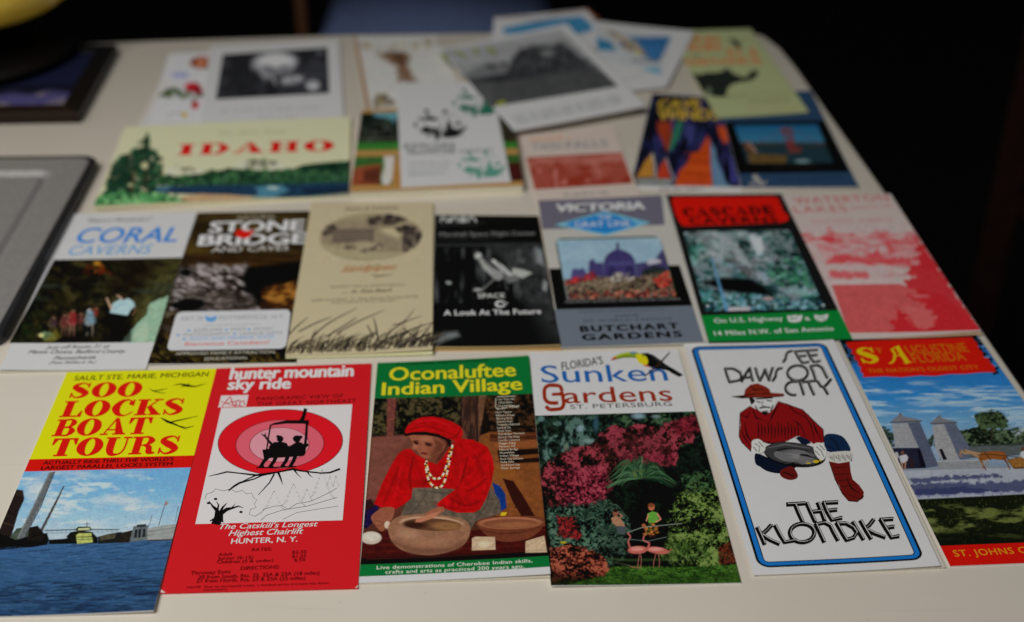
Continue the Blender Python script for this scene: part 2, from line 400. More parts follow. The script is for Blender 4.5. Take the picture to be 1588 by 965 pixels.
class Ras:
    """a printed picture: a fine sheet of coloured ink, painted in code"""
    def __init__(s, sh, name, quad, cell, base, label):
        s.sh = sh; s.name = name; s.label = label
        s.q = sh.z2w(np.array(quad)); q = s.q
        w = np.linalg.norm(q[2] - q[3]); h = np.linalg.norm(q[3] - q[0])
        s.nx = max(4, int(w * 1000 / cell)); s.ny = max(4, int(h * 1000 / cell))
        s.U, s.W = np.meshgrid(np.linspace(0, 1, s.nx + 1), np.linspace(0, 1, s.ny + 1))
        u = s.U[..., None]; v = s.W[..., None]
        s.xy = (q[0] * (1 - u) + q[1] * u) * (1 - v) + (q[3] * (1 - u) + q[2] * u) * v
        s.X, s.Y = sh.w2z(s.xy)
        s.C = np.zeros(s.X.shape + (3,)); s.C[:] = lin(base if base is not None else 128)
        ex = (q[1] - q[0] + q[2] - q[3]) / 2; ey = (q[3] - q[0] + q[2] - q[1]) / 2
        s.A = np.linalg.inv(np.array([ex, ey]).T); s.o = q.mean(0) - (ex + ey) / 2
        sh.k += 0.000012; s.rnd = np.random.RandomState( len(name) * 37 + int(abs(quad[0][0])))
    def win(s, x0, x1, y0, y1):
        P = s.sh.z2w(np.array([(x0, y0), (x1, y0), (x0, y1), (x1, y1)])); d = (P - s.o) @ s.A.T
        a = int((d[:, 0].min() - 0.03) * s.nx) - 3; b = int((d[:, 0].max() + 0.03) * s.nx) + 5
        c = int((d[:, 1].min() - 0.03) * s.ny) - 3; e = int((d[:, 1].max() + 0.03) * s.ny) + 5
        return slice(max(c, 0), max(min(e, s.ny + 1), 0)), slice(max(a, 0), max(min(b, s.nx + 1), 0))
    def mix(s, w, al, c, tex=0.0, ts=12.0):
        c = lin(c) if not isinstance(c, np.ndarray) else c
        if tex:
            n = fbm(s.X[w] / ts, s.Y[w] / ts * 1.6, 3, 5); c = c * (1 + tex * 2 * (n[..., None] - 0.5) * 1.6)
            c = np.maximum(c, 0)
        s.C[w] = s.C[w] * (1 - al[..., None]) + c * al[..., None]
    def grad(s, stops):
        v = [a for a, b in stops]; c = np.array([lin(b) for a, b in stops])
        for k in range(3): s.C[..., k] = np.interp(s.W, v, c[:, k])
        return s
    def sdf(s, w, p):
        X, Y = s.X[w], s.Y[w]; D = np.full(X.shape, 1e18); ins = np.zeros(X.shape, bool)
        for i in range(len(p)):
            ax, ay = p[i - 1]; bx, by = p[i]; dx, dy = bx - ax, by - ay; L = dx * dx + dy * dy + 1e-9
            t = np.clip(((X - ax) * dx + (Y - ay) * dy) / L, 0, 1)
            D = np.minimum(D, (X - ax - t * dx) ** 2 + (Y - ay - t * dy) ** 2)
            if ay != by:
                cr = ((ay > Y) != (by > Y)) & (X < (bx - ax) * (Y - ay) / (by - ay) + ax); ins ^= cr
        D = np.sqrt(D)
        return np.where(ins, -D, D)
    def poly(s, pts, c, soft=2.5, a=1.0, tex=0.0, ts=12.0, sm=False, rag=0.0, rs=8.0):
        p = catmull(pts) if sm else np.asarray(pts, float)
        w = s.win(p[:, 0].min() - soft, p[:, 0].max() + soft, p[:, 1].min() - soft, p[:, 1].max() + soft)
        if s.X[w].size == 0: return s
        d = s.sdf(w, p)
        if rag: d = d + rag * 2 * (fbm(s.X[w] / rs, s.Y[w] / rs, 3, 11) - 0.5)
        s.mix(w, np.clip(0.5 - d / soft, 0, 1) * a, c, tex, ts); return s
    def ell(s, cx, cy, rx, ry, c, soft=0.25, rot=0, a=1.0, tex=0.0, ts=12.0):
        m = max(rx, ry) * (1 + soft); w = s.win(cx - m, cx + m, cy - m, cy + m)
        if s.X[w].size == 0: return s
        r = math.radians(rot); X = s.X[w] - cx; Y = s.Y[w] - cy
        d = np.sqrt(((X * math.cos(r) + Y * math.sin(r)) / rx) ** 2 + ((-X * math.sin(r) + Y * math.cos(r)) / ry) ** 2)
        s.mix(w, np.clip((1 + soft / 2 - d) / soft, 0, 1) * a, c, tex, ts); return s
    def line(s, pts, wd, c, soft=2.0, a=1.0, sm=False, tex=0.0):
        p = catmull(pts, False, 5) if sm else np.asarray(pts, float)
        ws = np.interp(np.linspace(0, 1, len(p)), np.linspace(0, 1, np.size(wd)), np.atleast_1d(wd))
        m = ws.max() + soft; w = s.win(p[:, 0].min() - m, p[:, 0].max() + m, p[:, 1].min() - m, p[:, 1].max() + m)
        X, Y = s.X[w], s.Y[w]
        if X.size == 0: return s
        D = np.full(X.shape, 1e9)
        for i in range(1, len(p)):
            ax, ay = p[i - 1]; dx, dy = p[i] - p[i - 1]; L = dx * dx + dy * dy + 1e-9
            t = np.clip(((X - ax) * dx + (Y - ay) * dy) / L, 0, 1)
            D = np.minimum(D, np.hypot(X - ax - t * dx, Y - ay - t * dy) - (ws[i - 1] + (ws[i] - ws[i - 1]) * t) / 2)
        s.mix(w, np.clip(0.5 - D / soft, 0, 1) * a, c, tex); return s
    def pick(s, region, n):
        p = np.asarray(region, float); x0, y0 = p.min(0); x1, y1 = p.max(0); out = []
        while len(out) < n:
            q = s.rnd.rand(n * 2, 2) * (x1 - x0, y1 - y0) + (x0, y0); ins = np.zeros(len(q), bool)
            for i in range(len(p)):
                (ax, ay), (bx, by) = p[i - 1], p[i]
                if ay != by: ins ^= ((ay > q[:, 1]) != (by > q[:, 1])) & (q[:, 0] < (bx - ax) * (q[:, 1] - ay) / (by - ay) + ax)
            if not ins.any(): break
            out += list(q[ins])
        return np.array(out[:n])
    def blobs(s, region, n, r0, r1, cols, asp=0.6, soft=0.5, a=0.9, jit=0.25):
        for x, y in s.pick(region, n):
            r = s.rnd.uniform(r0, r1); c = lin(cols[s.rnd.randint(len(cols))]) * (1 + jit * s.rnd.uniform(-1, 1))
            s.ell(x, y, r, r * asp * s.rnd.uniform(0.7, 1.2), c, soft, s.rnd.uniform(-40, 40), a)
        return s
    def strokes(s, region, n, l0, l1, wd, a0, a1, cols, a=0.9, bend=0.15, soft=1.6):
        for x, y in s.pick(region, n):
            L = s.rnd.uniform(l0, l1); t = math.radians(s.rnd.uniform(a0, a1)); dx, dy = L * math.cos(t), -L * math.sin(t); b = bend * s.rnd.uniform(-1, 1)
            s.line([(x, y), (x + dx / 2 - dy * b, y + dy / 2 + dx * b), (x + dx, y + dy)], (wd, wd * 0.8, wd * 0.3), cols[s.rnd.randint(len(cols))], soft, a)
        return s
    def folds(s, pts, amp, ang, long, short, soft=8, seed=3, sm=False):
        """cloth or skin modelling of the pictured thing: streaks along an angle, inside pts"""
        p = catmull(pts) if sm else np.asarray(pts, float); w = s.win(p[:, 0].min(), p[:, 0].max(), p[:, 1].min(), p[:, 1].max())
        d = s.sdf(w, p); m = np.clip(-d / soft, 0, 1); a = math.radians(ang); X, Y = s.X[w], s.Y[w]
        u = (X * math.cos(a) + Y * math.sin(a)) / long; v = (-X * math.sin(a) + Y * math.cos(a)) / short
        v = v + 1.2 * fbm(u * 0.7, v * 0.5, 2, seed + 9); n = fbm(u, v, 3, seed) - 0.5
        s.C[w] = np.maximum(s.C[w] * (1 + amp * 3 * (n * m)[..., None]), 0); return s
    def noise(s, sx, sy, amt, o=4, seed=1):
        n = fbm(s.X / sx, s.Y / sy, o, seed)[..., None]
        s.C = np.maximum(s.C * (1 + amt * 2 * (n - 0.5)), 0); return s
    def cloud(s, c, lo, hi, sx, sy, y0, y1, o=5, seed=3, a=1.0):
        n = fbm(s.X / sx, s.Y / sy, o, seed); al = np.clip((n - lo) / (hi - lo), 0, 1) * a
        e = np.clip((s.Y - y0) / 12, 0, 1) * np.clip((y1 - s.Y) / 12, 0, 1); s.mix((slice(None), slice(None)), al * e, c); return s
    def tex(s, pts, cols, sx, sy, seed=1, k=2.2, a=1.0, soft=6, rag=10, ang=0, big=0.5, sm=False, o=4):
        """mottled printed texture (leaves, blossom, rock): a run of colours looked up by layered noise"""
        p = catmull(pts) if sm else np.asarray(pts, float); w = s.win(p[:, 0].min() - soft, p[:, 0].max() + soft, p[:, 1].min() - soft, p[:, 1].max() + soft)
        if s.X[w].size == 0: return s
        X, Y = s.X[w], s.Y[w]; d = s.sdf(w, p)
        if rag: d = d + rag * 2 * (fbm(X / (rag * 1.6), Y / (rag * 1.3), 3, 11) - 0.5)
        t = math.radians(ang); u = (X * math.cos(t) + Y * math.sin(t)) / sx; v = (-X * math.sin(t) + Y * math.cos(t)) / sy
        q = fbm(u * 0.6, v * 0.6, 2, seed + 30) * 1.5; n = fbm(u + q, v + q * 0.7, o, seed) - 0.5 + big * (fbm(u / 5, v / 5, 2, seed + 50) - 0.5)
        n = np.clip(n * k + 0.5, 0, 1) * (len(cols) - 1); C = np.array([lin(c) for c in cols]); c = np.stack([np.interp(n, range(len(cols)), C[:, i]) for i in range(3)], -1)
        s.mix(w, np.clip(0.5 - d / soft, 0, 1) * a, c); return s
    def cut(s, pts, base):
        """keep the picture only inside pts; outside shows base"""
        p = np.asarray(pts, float); w = (slice(None), slice(None)); d = s.sdf(w, p)
        s.mix(w, np.clip(0.5 + d / 2.5, 0, 1), base); return s
    def done(s, grain=0.06, fine=0.11):
        if grain: s.C *= 1 + grain * s.rnd.uniform(-1, 1, s.X.shape)[..., None]
        if fine:                                    # photographic texture of the print
            n = fbm(s.X / 4.5, s.Y / 4.0, 3, 61) + 0.8 * fbm(s.X / 16, s.Y / 12, 3, 71) - 0.9
            s.C = np.maximum(s.C * (1 + fine * 2 * n[..., None]), 0); s.C = s.C * (1 + 0.35 * fine * (np.stack([fbm(s.X / 22, s.Y / 18, 3, 81 + k) for k in range(3)], -1) - 0.5) * 2)
        xy = s.xy.reshape(-1, 2); z = s.sh.zt - s.sh.z0 + s.sh.warp(xy) + s.sh.lay()
        V = np.c_[xy - s.sh.ctr, z]; nx, ny = s.nx, s.ny
        r = np.maximum(s.C.reshape(-1, 3), 0) / s.sh.white; col = np.clip(ILL * np.where(r < 1, r ** GAM, r), 0.003, 0.9)
        i, j = np.meshgrid(np.arange(nx), np.arange(ny)); a = (j * (nx + 1) + i).ravel()
        F = np.c_[a + nx + 1, a + nx + 2, a + 1, a]
        me = bpy.data.meshes.new(s.name)
        me.vertices.add(len(V)); me.vertices.foreach_set('co', V.astype(np.float32).ravel())
        me.loops.add(F.size); me.loops.foreach_set('vertex_index', F.astype(np.int32).ravel())
        me.polygons.add(len(F)); me.polygons.foreach_set('loop_start', np.arange(0, F.size, 4, dtype=np.int32))
        me.update(calc_edges=True)
        ca = me.color_attributes.new('Col', 'FLOAT_COLOR', 'POINT'); cc = np.ones((len(V), 4), np.float32); cc[:, :3] = col
        ca.data.foreach_set('color', cc.ravel()); me.materials.append(INK[s.sh.ink])
        o = bpy.data.objects.new(s.name, me); COL.objects.link(o); o.parent = s.sh.root
        if s.label: o['label'] = s.label
        return o

# ------------------------------------------------------------------ fat-face letters (unit height, drawn by hand)
def _el(cx, cy, rx, ry, n=26): return [(cx + rx * math.cos(a), cy + ry * math.sin(a)) for a in np.linspace(0, 2 * math.pi, n, endpoint=False)]
def _bx(x0, y0, x1, y1): return [(x0, y0), (x1, y0), (x1, y1), (x0, y1)]
def _st(pts, ws, sm=True):
    p = catmull(pts, False, 7) if sm else np.asarray(pts, float)
    w = np.interp(np.linspace(0, 1, len(p)), np.linspace(0, 1, len(ws)), ws)
    d = np.gradient(p, axis=0); d /= np.linalg.norm(d, axis=1, keepdims=True); n = np.c_[-d[:, 1], d[:, 0]] * (w / 2)[:, None]
    return [tuple(q) for q in np.r_[p + n, (p - n)[::-1]]]
def fat(ch):
    S = lambda o, *h: (o, list(h)); t = 0.09
    stem = lambda x, w=0.30: [S(_bx(x, 0, x + w, 1)), S(_bx(x - 0.1, 0, x + w + 0.1, t)), S(_bx(x - 0.1, 1 - t, x + w + 0.1, 1))]
    if ch == 'I': return 0.56, stem(0.13)
    if ch == 'L': return 0.82, stem(0.11) + [S([(0.4, 0), (0.82, 0), (0.82, 0.36), (0.76, 0.36), (0.66, 0.09), (0.4, 0.09)])]
    if ch == 'T': return 0.92, [S(_bx(0.31, 0, 0.61, 1)), S(_bx(0.2, 0, 0.72, t)), S([(0, 1), (0.92, 1), (0.92, 0.62), (0.86, 0.62), (0.74, 0.91), (0.18, 0.91), (0.06, 0.62), (0, 0.62)])]
    if ch == 'O': return 0.98, [S(_el(0.49, 0.5, 0.49, 0.52), _el(0.49, 0.5, 0.16, 0.44)[::-1])]
    if ch == 'C': return 0.9, [S(_st([(0.82, 0.72), (0.62, 0.97), (0.34, 0.9), (0.18, 0.5), (0.34, 0.1), (0.62, 0.02), (0.86, 0.24)], [0.08, 0.07, 0.2, 0.34, 0.2, 0.07, 0.06])), S(_bx(0.76, 0.6, 0.84, 1.0)), S(_el(0.72, 0.78, 0.1, 0.13))]
    if ch == 'K': return 1.0, stem(0.1) + [S([(0.4, 0.48), (0.46, 0.42), (0.84, 0.93), (0.76, 0.95)]), S(_bx(0.62, 1 - t, 0.98, 1)), S([(0.42, 0.52), (0.56, 0.62), (0.98, 0.05), (0.64, 0.05)]), S(_bx(0.54, 0, 1.02, t))]
    if ch == 'B': return 0.86, stem(0.1, 0.28) + [S(_st([(0.36, 0.97), (0.6, 0.95), (0.7, 0.76), (0.58, 0.55), (0.36, 0.52)], [0.07, 0.12, 0.27, 0.12, 0.06])), S(_st([(0.36, 0.5), (0.62, 0.48), (0.73, 0.27), (0.6, 0.05), (0.36, 0.03)], [0.06, 0.12, 0.29, 0.12, 0.07]))]
    if ch == 'D': return 0.94, stem(0.1, 0.28) + [S(_st([(0.36, 0.96), (0.62, 0.94), (0.8, 0.5), (0.62, 0.06), (0.36, 0.04)], [0.08, 0.16, 0.3, 0.16, 0.08]))]
    if ch == 'R': return 0.98, stem(0.1, 0.28) + [S(_st([(0.36, 0.97), (0.6, 0.95), (0.72, 0.75), (0.58, 0.54), (0.36, 0.5)], [0.07, 0.12, 0.28, 0.12, 0.06])), S(_st([(0.5, 0.5), (0.68, 0.4), (0.74, 0.12), (0.96, 0.06)], [0.1, 0.22, 0.24, 0.06]))]
    if ch == 'A': return 1.0, [S([(0.44, 1), (0.58, 1), (0.95, 0.05), (0.6, 0.05)]), S([(0.46, 1), (0.52, 0.93), (0.18, 0.05), (0.11, 0.05)]), S(_bx(0.2, 0.26, 0.66, 0.34)), S(_bx(0, 0, 0.32, t)), S(_bx(0.5, 0, 1.02, t))]
    if ch == 'H': return 1.0, stem(0.1, 0.26) + stem(0.64, 0.26) + [S(_bx(0.36, 0.45, 0.64, 0.56))]
    if ch == 'U': return 0.96, [S(_st([(0.24, 0.98), (0.24, 0.4), (0.34, 0.07), (0.56, 0.03), (0.72, 0.15), (0.79, 0.45), (0.79, 0.98)], [0.3, 0.3, 0.22, 0.1, 0.08, 0.07, 0.07])), S(_bx(0, 1 - t, 0.5, 1)), S(_bx(0.64, 1 - t, 0.96, 1))]
    if ch == 'S': return 0.8, [S(_st([(0.7, 0.78), (0.5, 0.97), (0.24, 0.9), (0.16, 0.72), (0.4, 0.52), (0.64, 0.3), (0.56, 0.1), (0.3, 0.02), (0.1, 0.24)], [0.07, 0.08, 0.16, 0.26, 0.34, 0.28, 0.18, 0.08, 0.07])), S(_bx(0.66, 0.66, 0.73, 1.0)), S(_bx(0.06, 0, 0.13, 0.34))]
    return 0.4, []

# ================================================================== THE SETTING
def simple_mat(name, col, rough=0.5, spec=0.4, metal=0.0, grain=0.06, scale=40, stretch=(1, 1, 1), bump=0.0):
    m, N, L, B = new_mat(name)
    tc = N.new('ShaderNodeTexCoord'); mp = N.new('ShaderNodeMapping'); mp.inputs['Scale'].default_value = stretch
    nz = N.new('ShaderNodeTexNoise'); nz.inputs['Scale'].default_value = scale; nz.inputs['Detail'].default_value = 6
    L.new(tc.outputs['Object'], mp.inputs['Vector']); L.new(mp.outputs['Vector'], nz.inputs['Vector'])
    cr = N.new('ShaderNodeValToRGB'); c = np.asarray(col, float)
    cr.color_ramp.elements[0].position = 0.3; cr.color_ramp.elements[1].position = 0.7
    cr.color_ramp.elements[0].color = (*np.clip(c * (1 - grain), 0, 1), 1); cr.color_ramp.elements[1].color = (*np.clip(c * (1 + grain), 0, 1), 1)
    L.new(nz.outputs['Fac'], cr.inputs['Fac']); L.new(cr.outputs['Color'], B.inputs['Base Color'])
    B.inputs['Roughness'].default_value = rough; B.inputs['Specular IOR Level'].default_value = spec; B.inputs['Metallic'].default_value = metal
    if bump:
        b = N.new('ShaderNodeBump'); b.inputs['Strength'].default_value = bump; b.inputs['Distance'].default_value = 0.001
        L.new(nz.outputs['Fac'], b.inputs['Height']); L.new(b.outputs['Normal'], B.inputs['Normal'])
    return m
def bm_obj(name, bm, mat, parent=None, smooth=False, loc=None):
    me = bpy.data.meshes.new(name); bmesh.ops.recalc_face_normals(bm, faces=bm.faces); bm.to_mesh(me); bm.free()
    if isinstance(mat, (list, tuple)):
        for q in mat: me.materials.append(q)
    else: me.materials.append(mat)
    if smooth: me.polygons.foreach_set('use_smooth', np.ones(len(me.polygons), bool))
    o = bpy.data.objects.new(name, me); COL.objects.link(o)
    if parent: o.parent = parent
    if loc is not None: o.location = loc
    return o
def slab(bm, pts, z0, z1, bevel=0.0, seg=3):
    vs = [bm.verts.new((x, y, z1)) for x, y in pts]; f = bm.faces.new(vs)
    r = bmesh.ops.extrude_face_region(bm, geom=[f]); nv = [g for g in r['geom'] if isinstance(g, bmesh.types.BMVert)]
    for v in nv: v.co.z = z0
    bmesh.ops.recalc_face_normals(bm, faces=bm.faces)
    if bevel:
        es = [e for e in bm.edges if all(abs(v.co.z - z1) < 1e-7 for v in e.verts)]
        bmesh.ops.bevel(bm, geom=es, offset=bevel, segments=seg, affect='EDGES', profile=0.5)
def box(bm, c, d, rz=0, bevel=0.0):
    r = bmesh.ops.create_cube(bm, size=1.0); vs = r['verts']
    for v in vs: v.co = Vector((v.co.x * d[0], v.co.y * d[1], v.co.z * d[2]))
    if bevel: 
        es = list({e for v in vs for e in v.link_edges})
        rb = bmesh.ops.bevel(bm, geom=es, offset=bevel, segments=2, affect='EDGES'); vs = list({v for f in rb['faces'] for v in f.verts} | {v for v in vs if v.is_valid})
    m = Matrix.Translation(c) @ Matrix.Rotation(rz, 4, 'Z')
    for v in vs: v.co = m @ v.co
def lathe(bm, prof, n=40, c=(0, 0)):
    rings = [[bm.verts.new((c[0] + r * math.cos(2 * math.pi * k / n), c[1] + r * math.sin(2 * math.pi * k / n), z)) for k in range(n)] for r, z in prof]
    for a, b in zip(rings, rings[1:]):
        for k in range(n): bm.faces.new((a[k], a[(k + 1) % n], b[(k + 1) % n], b[k]))
    bm.faces.new(rings[0]); bm.faces.new(rings[-1])

TH = -0.74
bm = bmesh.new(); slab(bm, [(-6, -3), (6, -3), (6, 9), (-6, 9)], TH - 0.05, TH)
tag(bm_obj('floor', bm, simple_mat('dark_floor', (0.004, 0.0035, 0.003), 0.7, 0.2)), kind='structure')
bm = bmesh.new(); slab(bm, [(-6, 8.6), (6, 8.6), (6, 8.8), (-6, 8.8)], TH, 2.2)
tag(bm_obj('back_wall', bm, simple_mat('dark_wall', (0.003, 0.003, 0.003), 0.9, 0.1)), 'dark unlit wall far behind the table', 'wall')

# the table: cream laminate top with a rounded far corner and a thin brown edge band
def px(x, y, z=0.0): return tuple(ray(x, y, z))
edge_px = [(-700, 88), (0, 71), (180, 64.5), (540, 53), (850, 49), (1060, 45.5), (1150, 46), (1186, 55), (1212, 75), (1236, 104), (1266, 146), (1330, 235), (1400, 333), (1500, 474), (1588, 600)]
pts = [px(*p) for p in edge_px]
d = np.array(pts[-1]) - np.array(pts[-2]); d /= np.linalg.norm(d); e = np.array(pts[-1]) + d * 0.26
pts = [(-0.95, pts[0][1] - 0.012)] + pts[1:] + [tuple(e), tuple(e + np.array([-0.03, -0.03])), (-0.95, e[1] - 0.06)]
table = empty('dining_table', (0, 1.0, TH), 'cream laminate dining table covered with travel leaflets', 'table')
# off-white laminate, faintly mottled and worn
m, N, L, B = new_mat('cream_laminate')
tc = N.new('ShaderNodeTexCoord'); nz = N.new('ShaderNodeTexNoise'); nz.inputs['Scale'].default_value = 9; nz.inputs['Detail'].default_value = 8
cr = N.new('ShaderNodeValToRGB'); cr.color_ramp.elements[0].position = 0.3; cr.color_ramp.elements[1].position = 0.75
cr.color_ramp.elements[0].color = (0.775, 0.705, 0.595, 1); cr.color_ramp.elements[1].color = (0.835, 0.768, 0.655, 1)
L.new(tc.outputs['Object'], nz.inputs['Vector']); L.new(nz.outputs['Fac'], cr.inputs['Fac'])
sp = N.new('ShaderNodeTexVoronoi'); sp.inputs['Scale'].default_value = 55; L.new(tc.outputs['Object'], sp.inputs['Vector'])
sm = N.new('ShaderNodeMapRange'); sm.inputs['From Min'].default_value = 0.02; sm.inputs['From Max'].default_value = 0.05; sm.inputs['To Min'].default_value = 0.86; sm.inputs['To Max'].default_value = 1.0
L.new(sp.outputs['Distance'], sm.inputs['Value'])
mu = N.new('ShaderNodeVectorMath'); mu.operation = 'SCALE'; L.new(cr.outputs['Color'], mu.inputs[0]); L.new(sm.outputs['Result'], mu.inputs['Scale'])
ms = N.new('ShaderNodeMapping'); ms.inputs['Scale'].default_value = (7, 150, 1); ms.inputs['Rotation'].default_value = (0, 0, 0.5)
ns = N.new('ShaderNodeTexNoise'); ns.inputs['Scale'].default_value = 1.0; ns.inputs['Detail'].default_value = 3; L.new(tc.outputs['Object'], ms.inputs['Vector']); L.new(ms.outputs['Vector'], ns.inputs['Vector'])
sr = N.new('ShaderNodeMapRange'); sr.inputs['From Min'].default_value = 0.66; sr.inputs['From Max'].default_value = 0.74; sr.inputs['To Min'].default_value = 1.0; sr.inputs['To Max'].default_value = 0.9; L.new(ns.outputs['Fac'], sr.inputs['Value'])
m3 = N.new('ShaderNodeVectorMath'); m3.operation = 'SCALE'; L.new(mu.outputs['Vector'], m3.inputs[0]); L.new(sr.outputs['Result'], m3.inputs['Scale'])
L.new(m3.outputs['Vector'], B.inputs['Base Color'])
n2 = N.new('ShaderNodeTexNoise'); n2.inputs['Scale'].default_value = 25; n2.inputs['Detail'].default_value = 4; L.new(tc.outputs['Object'], n2.inputs['Vector'])
rr = N.new('ShaderNodeMapRange'); rr.inputs['To Min'].default_value = 0.36; rr.inputs['To Max'].default_value = 0.52
L.new(n2.outputs['Fac'], rr.inputs['Value']); L.new(rr.outputs['Result'], B.inputs['Roughness'])
LAM = m
bm = bmesh.new(); slab(bm, [(x, y - 1.0) for x, y in pts], -0.006, 0.0, 0.004, 3)
bm_obj('tabletop', bm, LAM, table, True, (0, 0, -TH))
c0 = np.mean(np.array(pts), 0); ins = lambda k: [tuple(np.array(p) + (c0 - np.array(p)) / np.linalg.norm(c0 - np.array(p)) * k - (0, 1.0)) for p in pts]
bm = bmesh.new(); slab(bm, ins(-0.0015), -0.03, -0.0065)
bm_obj('edge_band', bm, simple_mat('brown_edge', (0.10, 0.055, 0.03), 0.5, 0.4, grain=0.2, scale=30), table, False, (0, 0, -TH))
LEGM = simple_mat('dark_wood', (0.035, 0.018, 0.01), 0.5, 0.4, grain=0.3, scale=20, stretch=(1, 1, 0.1))
for x, y in ((0.24, 1.28), (-0.85, 1.25), (0.27, 0.6), (-0.85, 0.58)):
    bm = bmesh.new(); box(bm, (0, 0, 0.355), (0.05, 0.05, 0.71), 0, 0.004)
    bm_obj('leg', bm, LEGM, table, False, (x, y - 1.0, 0))

# chair with a blue seat behind the table
DEN = simple_mat('blue_cloth', (0.16, 0.215, 0.40), 0.9, 0.1, grain=0.25, scale=160, bump=0.3)
POST = simple_mat('brown_wood', (0.13, 0.05, 0.02), 0.45, 0.4, grain=0.3, scale=30, stretch=(1, 1, 0.15))
def chair(name, loc, rz, label, group, seat_mat, wood=None, arm=False):
    POST = wood or globals()['POST']
    t = empty(name, loc, label, 'chair', group); t.rotation_euler = (0, 0, rz)
    bm = bmesh.new(); box(bm, (0, 0, 0.44), (0.40, 0.42, 0.05), 0, 0.018); bm_obj('seat', bm, seat_mat, t, True)
    bm = bmesh.new(); box(bm, (0, 0, 0.395), (0.40, 0.41, 0.035), 0, 0.004); bm_obj('seat_frame', bm, POST, t)
    for sx in (-1, 1):
        bm = bmesh.new(); box(bm, (0, 0, 0.19), (0.03, 0.03, 0.375), 0, 0.004); bm_obj('leg', bm, POST, t, False, (sx * 0.18, -0.19, 0))
        bm = bmesh.new(); box(bm, (0, 0, 0.46), (0.03, 0.035, 0.92), 0, 0.004); bm_obj('leg', bm, POST, t, False, (sx * 0.185, 0.225, 0))
    for z in (0.62, 0.74, 0.86):
        bm = bmesh.new(); box(bm, (0, 0, z), (0.34, 0.016, 0.055), 0, 0.004); bm_obj('back_slat', bm, POST, t, False, (0, 0.225, 0))
    if arm:
        bm = bmesh.new(); box(bm, (0, 0, 0.32), (0.016, 0.018, 0.64), 0, 0.003); bm_obj('arm_post', bm, POST, t, False, (-0.226, -0.15, 0))
        bm = bmesh.new(); box(bm, (0, 0, 0.65), (0.04, 0.40, 0.022), 0, 0.004); bm_obj('armrest', bm, POST, t, False, (-0.226, 0.03, 0))
    return t

# ================================================================== LEAFLETS
G = 'travel leaflets laid out in rows on the table'
Zs = dict(soo=(0,560,2.382), hun=(240,550,2.54), oco=(545,540,2.609), sun=(815,530,2.474), daw=(1060,520,2.539), sta=(1300,510,2.538),
 cor=(0,310,3.447), sto=(220,310,3.446), san=(430,300,3.573), nas=(660,300,3.714), vic=(830,290,3.575), cas=(1030,290,3.573), wat=(1210,280,3.575),
 ida=(130,50,3.328), yel=(520,20,3.1125), mou=(680,10,3.112), cav=(960,20,3.215))
S = {}
def sheet(k, z, name, label, cat, corners, **kw):
    S[k] = Sheet(name, label, cat, Zs[z], corners, group=kw.pop('group', G), **kw); return S[k]
W1L, W1, W1R = (198,196,196), (203,201,203), (196,193,194)
W2L, W2, W2R = (192,190,192), (178,174,172), (165,160,155)
W3L, W3, W3R, W4 = (172,170,168), (166,164,162), (155,152,148), (158,156,155)
sheet('soo','soo','travel_leaflet','yellow-topped leaflet with large red boat tour title over a harbour photo','leaflet',[(247,42),(800,28),(570,932),(-137,948)],white=W1L,curl=dict(br=2.0,bow=0.5))
sheet('hun','hun','travel_leaflet','red leaflet with two chairlift riders silhouetted on pink rings','leaflet',[(243,55),(853,35),(800,920),(22,940)],white=W1L,col=(196,26,38),z0=0.0003,curl=dict(bow=0.4))
sheet('oco','oco','travel_leaflet','green-banded leaflet with a photo of a potter in a red blouse and headscarf','leaflet',[(105,60),(718,38),(805,925),(30,950)],white=W1,th=0.0011,curl=dict(br=2.2,tr=1.6),leaf=(0.5,0.5,(196,188,176)))
sheet('sun','sun','travel_leaflet','white-topped leaflet with a toucan above a photo of a flowering garden','leaflet',[(15,45),(585,30),(828,925),(97,943)],white=W1,curl=dict(bow=0.6,bl=1.5,tl=0.8))
sheet('daw','daw','travel_leaflet','white leaflet with a blue and black border and a crouching gold panner','leaflet',[(0,35),(590,25),(1010,915),(275,945)],white=W1,th=0.0014,ink='matte',curl=dict(bow=0.6,r=1.6),leaf=(3.0,-0.3,(196,190,182)))
sheet('sta','sta','travel_leaflet','leaflet with a ragged red title over a photo of two stone gate towers','leaflet',[(0,50),(545,30),(1165,905),(440,935)],white=W1R,curl=dict(tl=1.6,tr=1.2,bow=0.6))
sheet('cor','cor','travel_leaflet','white leaflet with a blue cave title above a photo of a cave guide','leaflet',[(369,83),(1055,65),(780,905),(0,920)],white=W2L,th=0.0012,curl=dict(bl=2.0,tl=1.5,bow=0.6),leaf=(-1.0,0.4,(178,172,160)))
sheet('sto','sto','travel_leaflet','brown rock photo leaflet with heavy white title and a white rounded text panel','leaflet',[(300,70),(905,60),(825,870),(30,885)],white=W2L,curl=dict(bl=1.2,bow=0.5))
sheet('san','san','travel_leaflet','cream leaflet with an oval hotel picture above a row of beach grass','leaflet',[(190,50),(865,50),(860,885),(45,905)],white=(180,176,172),col=(174,161,133),z0=0.0010,th=0.0012,ink='matte',curl=dict(br=3.0,bl=0.5),leaf=(0.2,0.8,(206,190,150)))
sheet('nas','nas','travel_booklet','black space booklet with a grey satellite and white lettering','booklet',[(55,125),(648,130),(780,890),(40,895)],white=W2,col=(150,130,95),th=0.0016,curl=dict(br=2.0,bl=0.8),leaf=(0.6,0.9,(160,132,90)))
sheet('vic','vic','travel_leaflet','grey and white leaflet with a blue diamond and a photo of a domed building','leaflet',[(15,75),(722,53),(956,865),(140,890)],white=W2,col=(168,162,155),z0=0.0016,th=0.001,ink='matte',curl=dict(br=1.2,tr=1.4,bow=0.5),leaf=(0.9,-0.2,(190,184,172)))
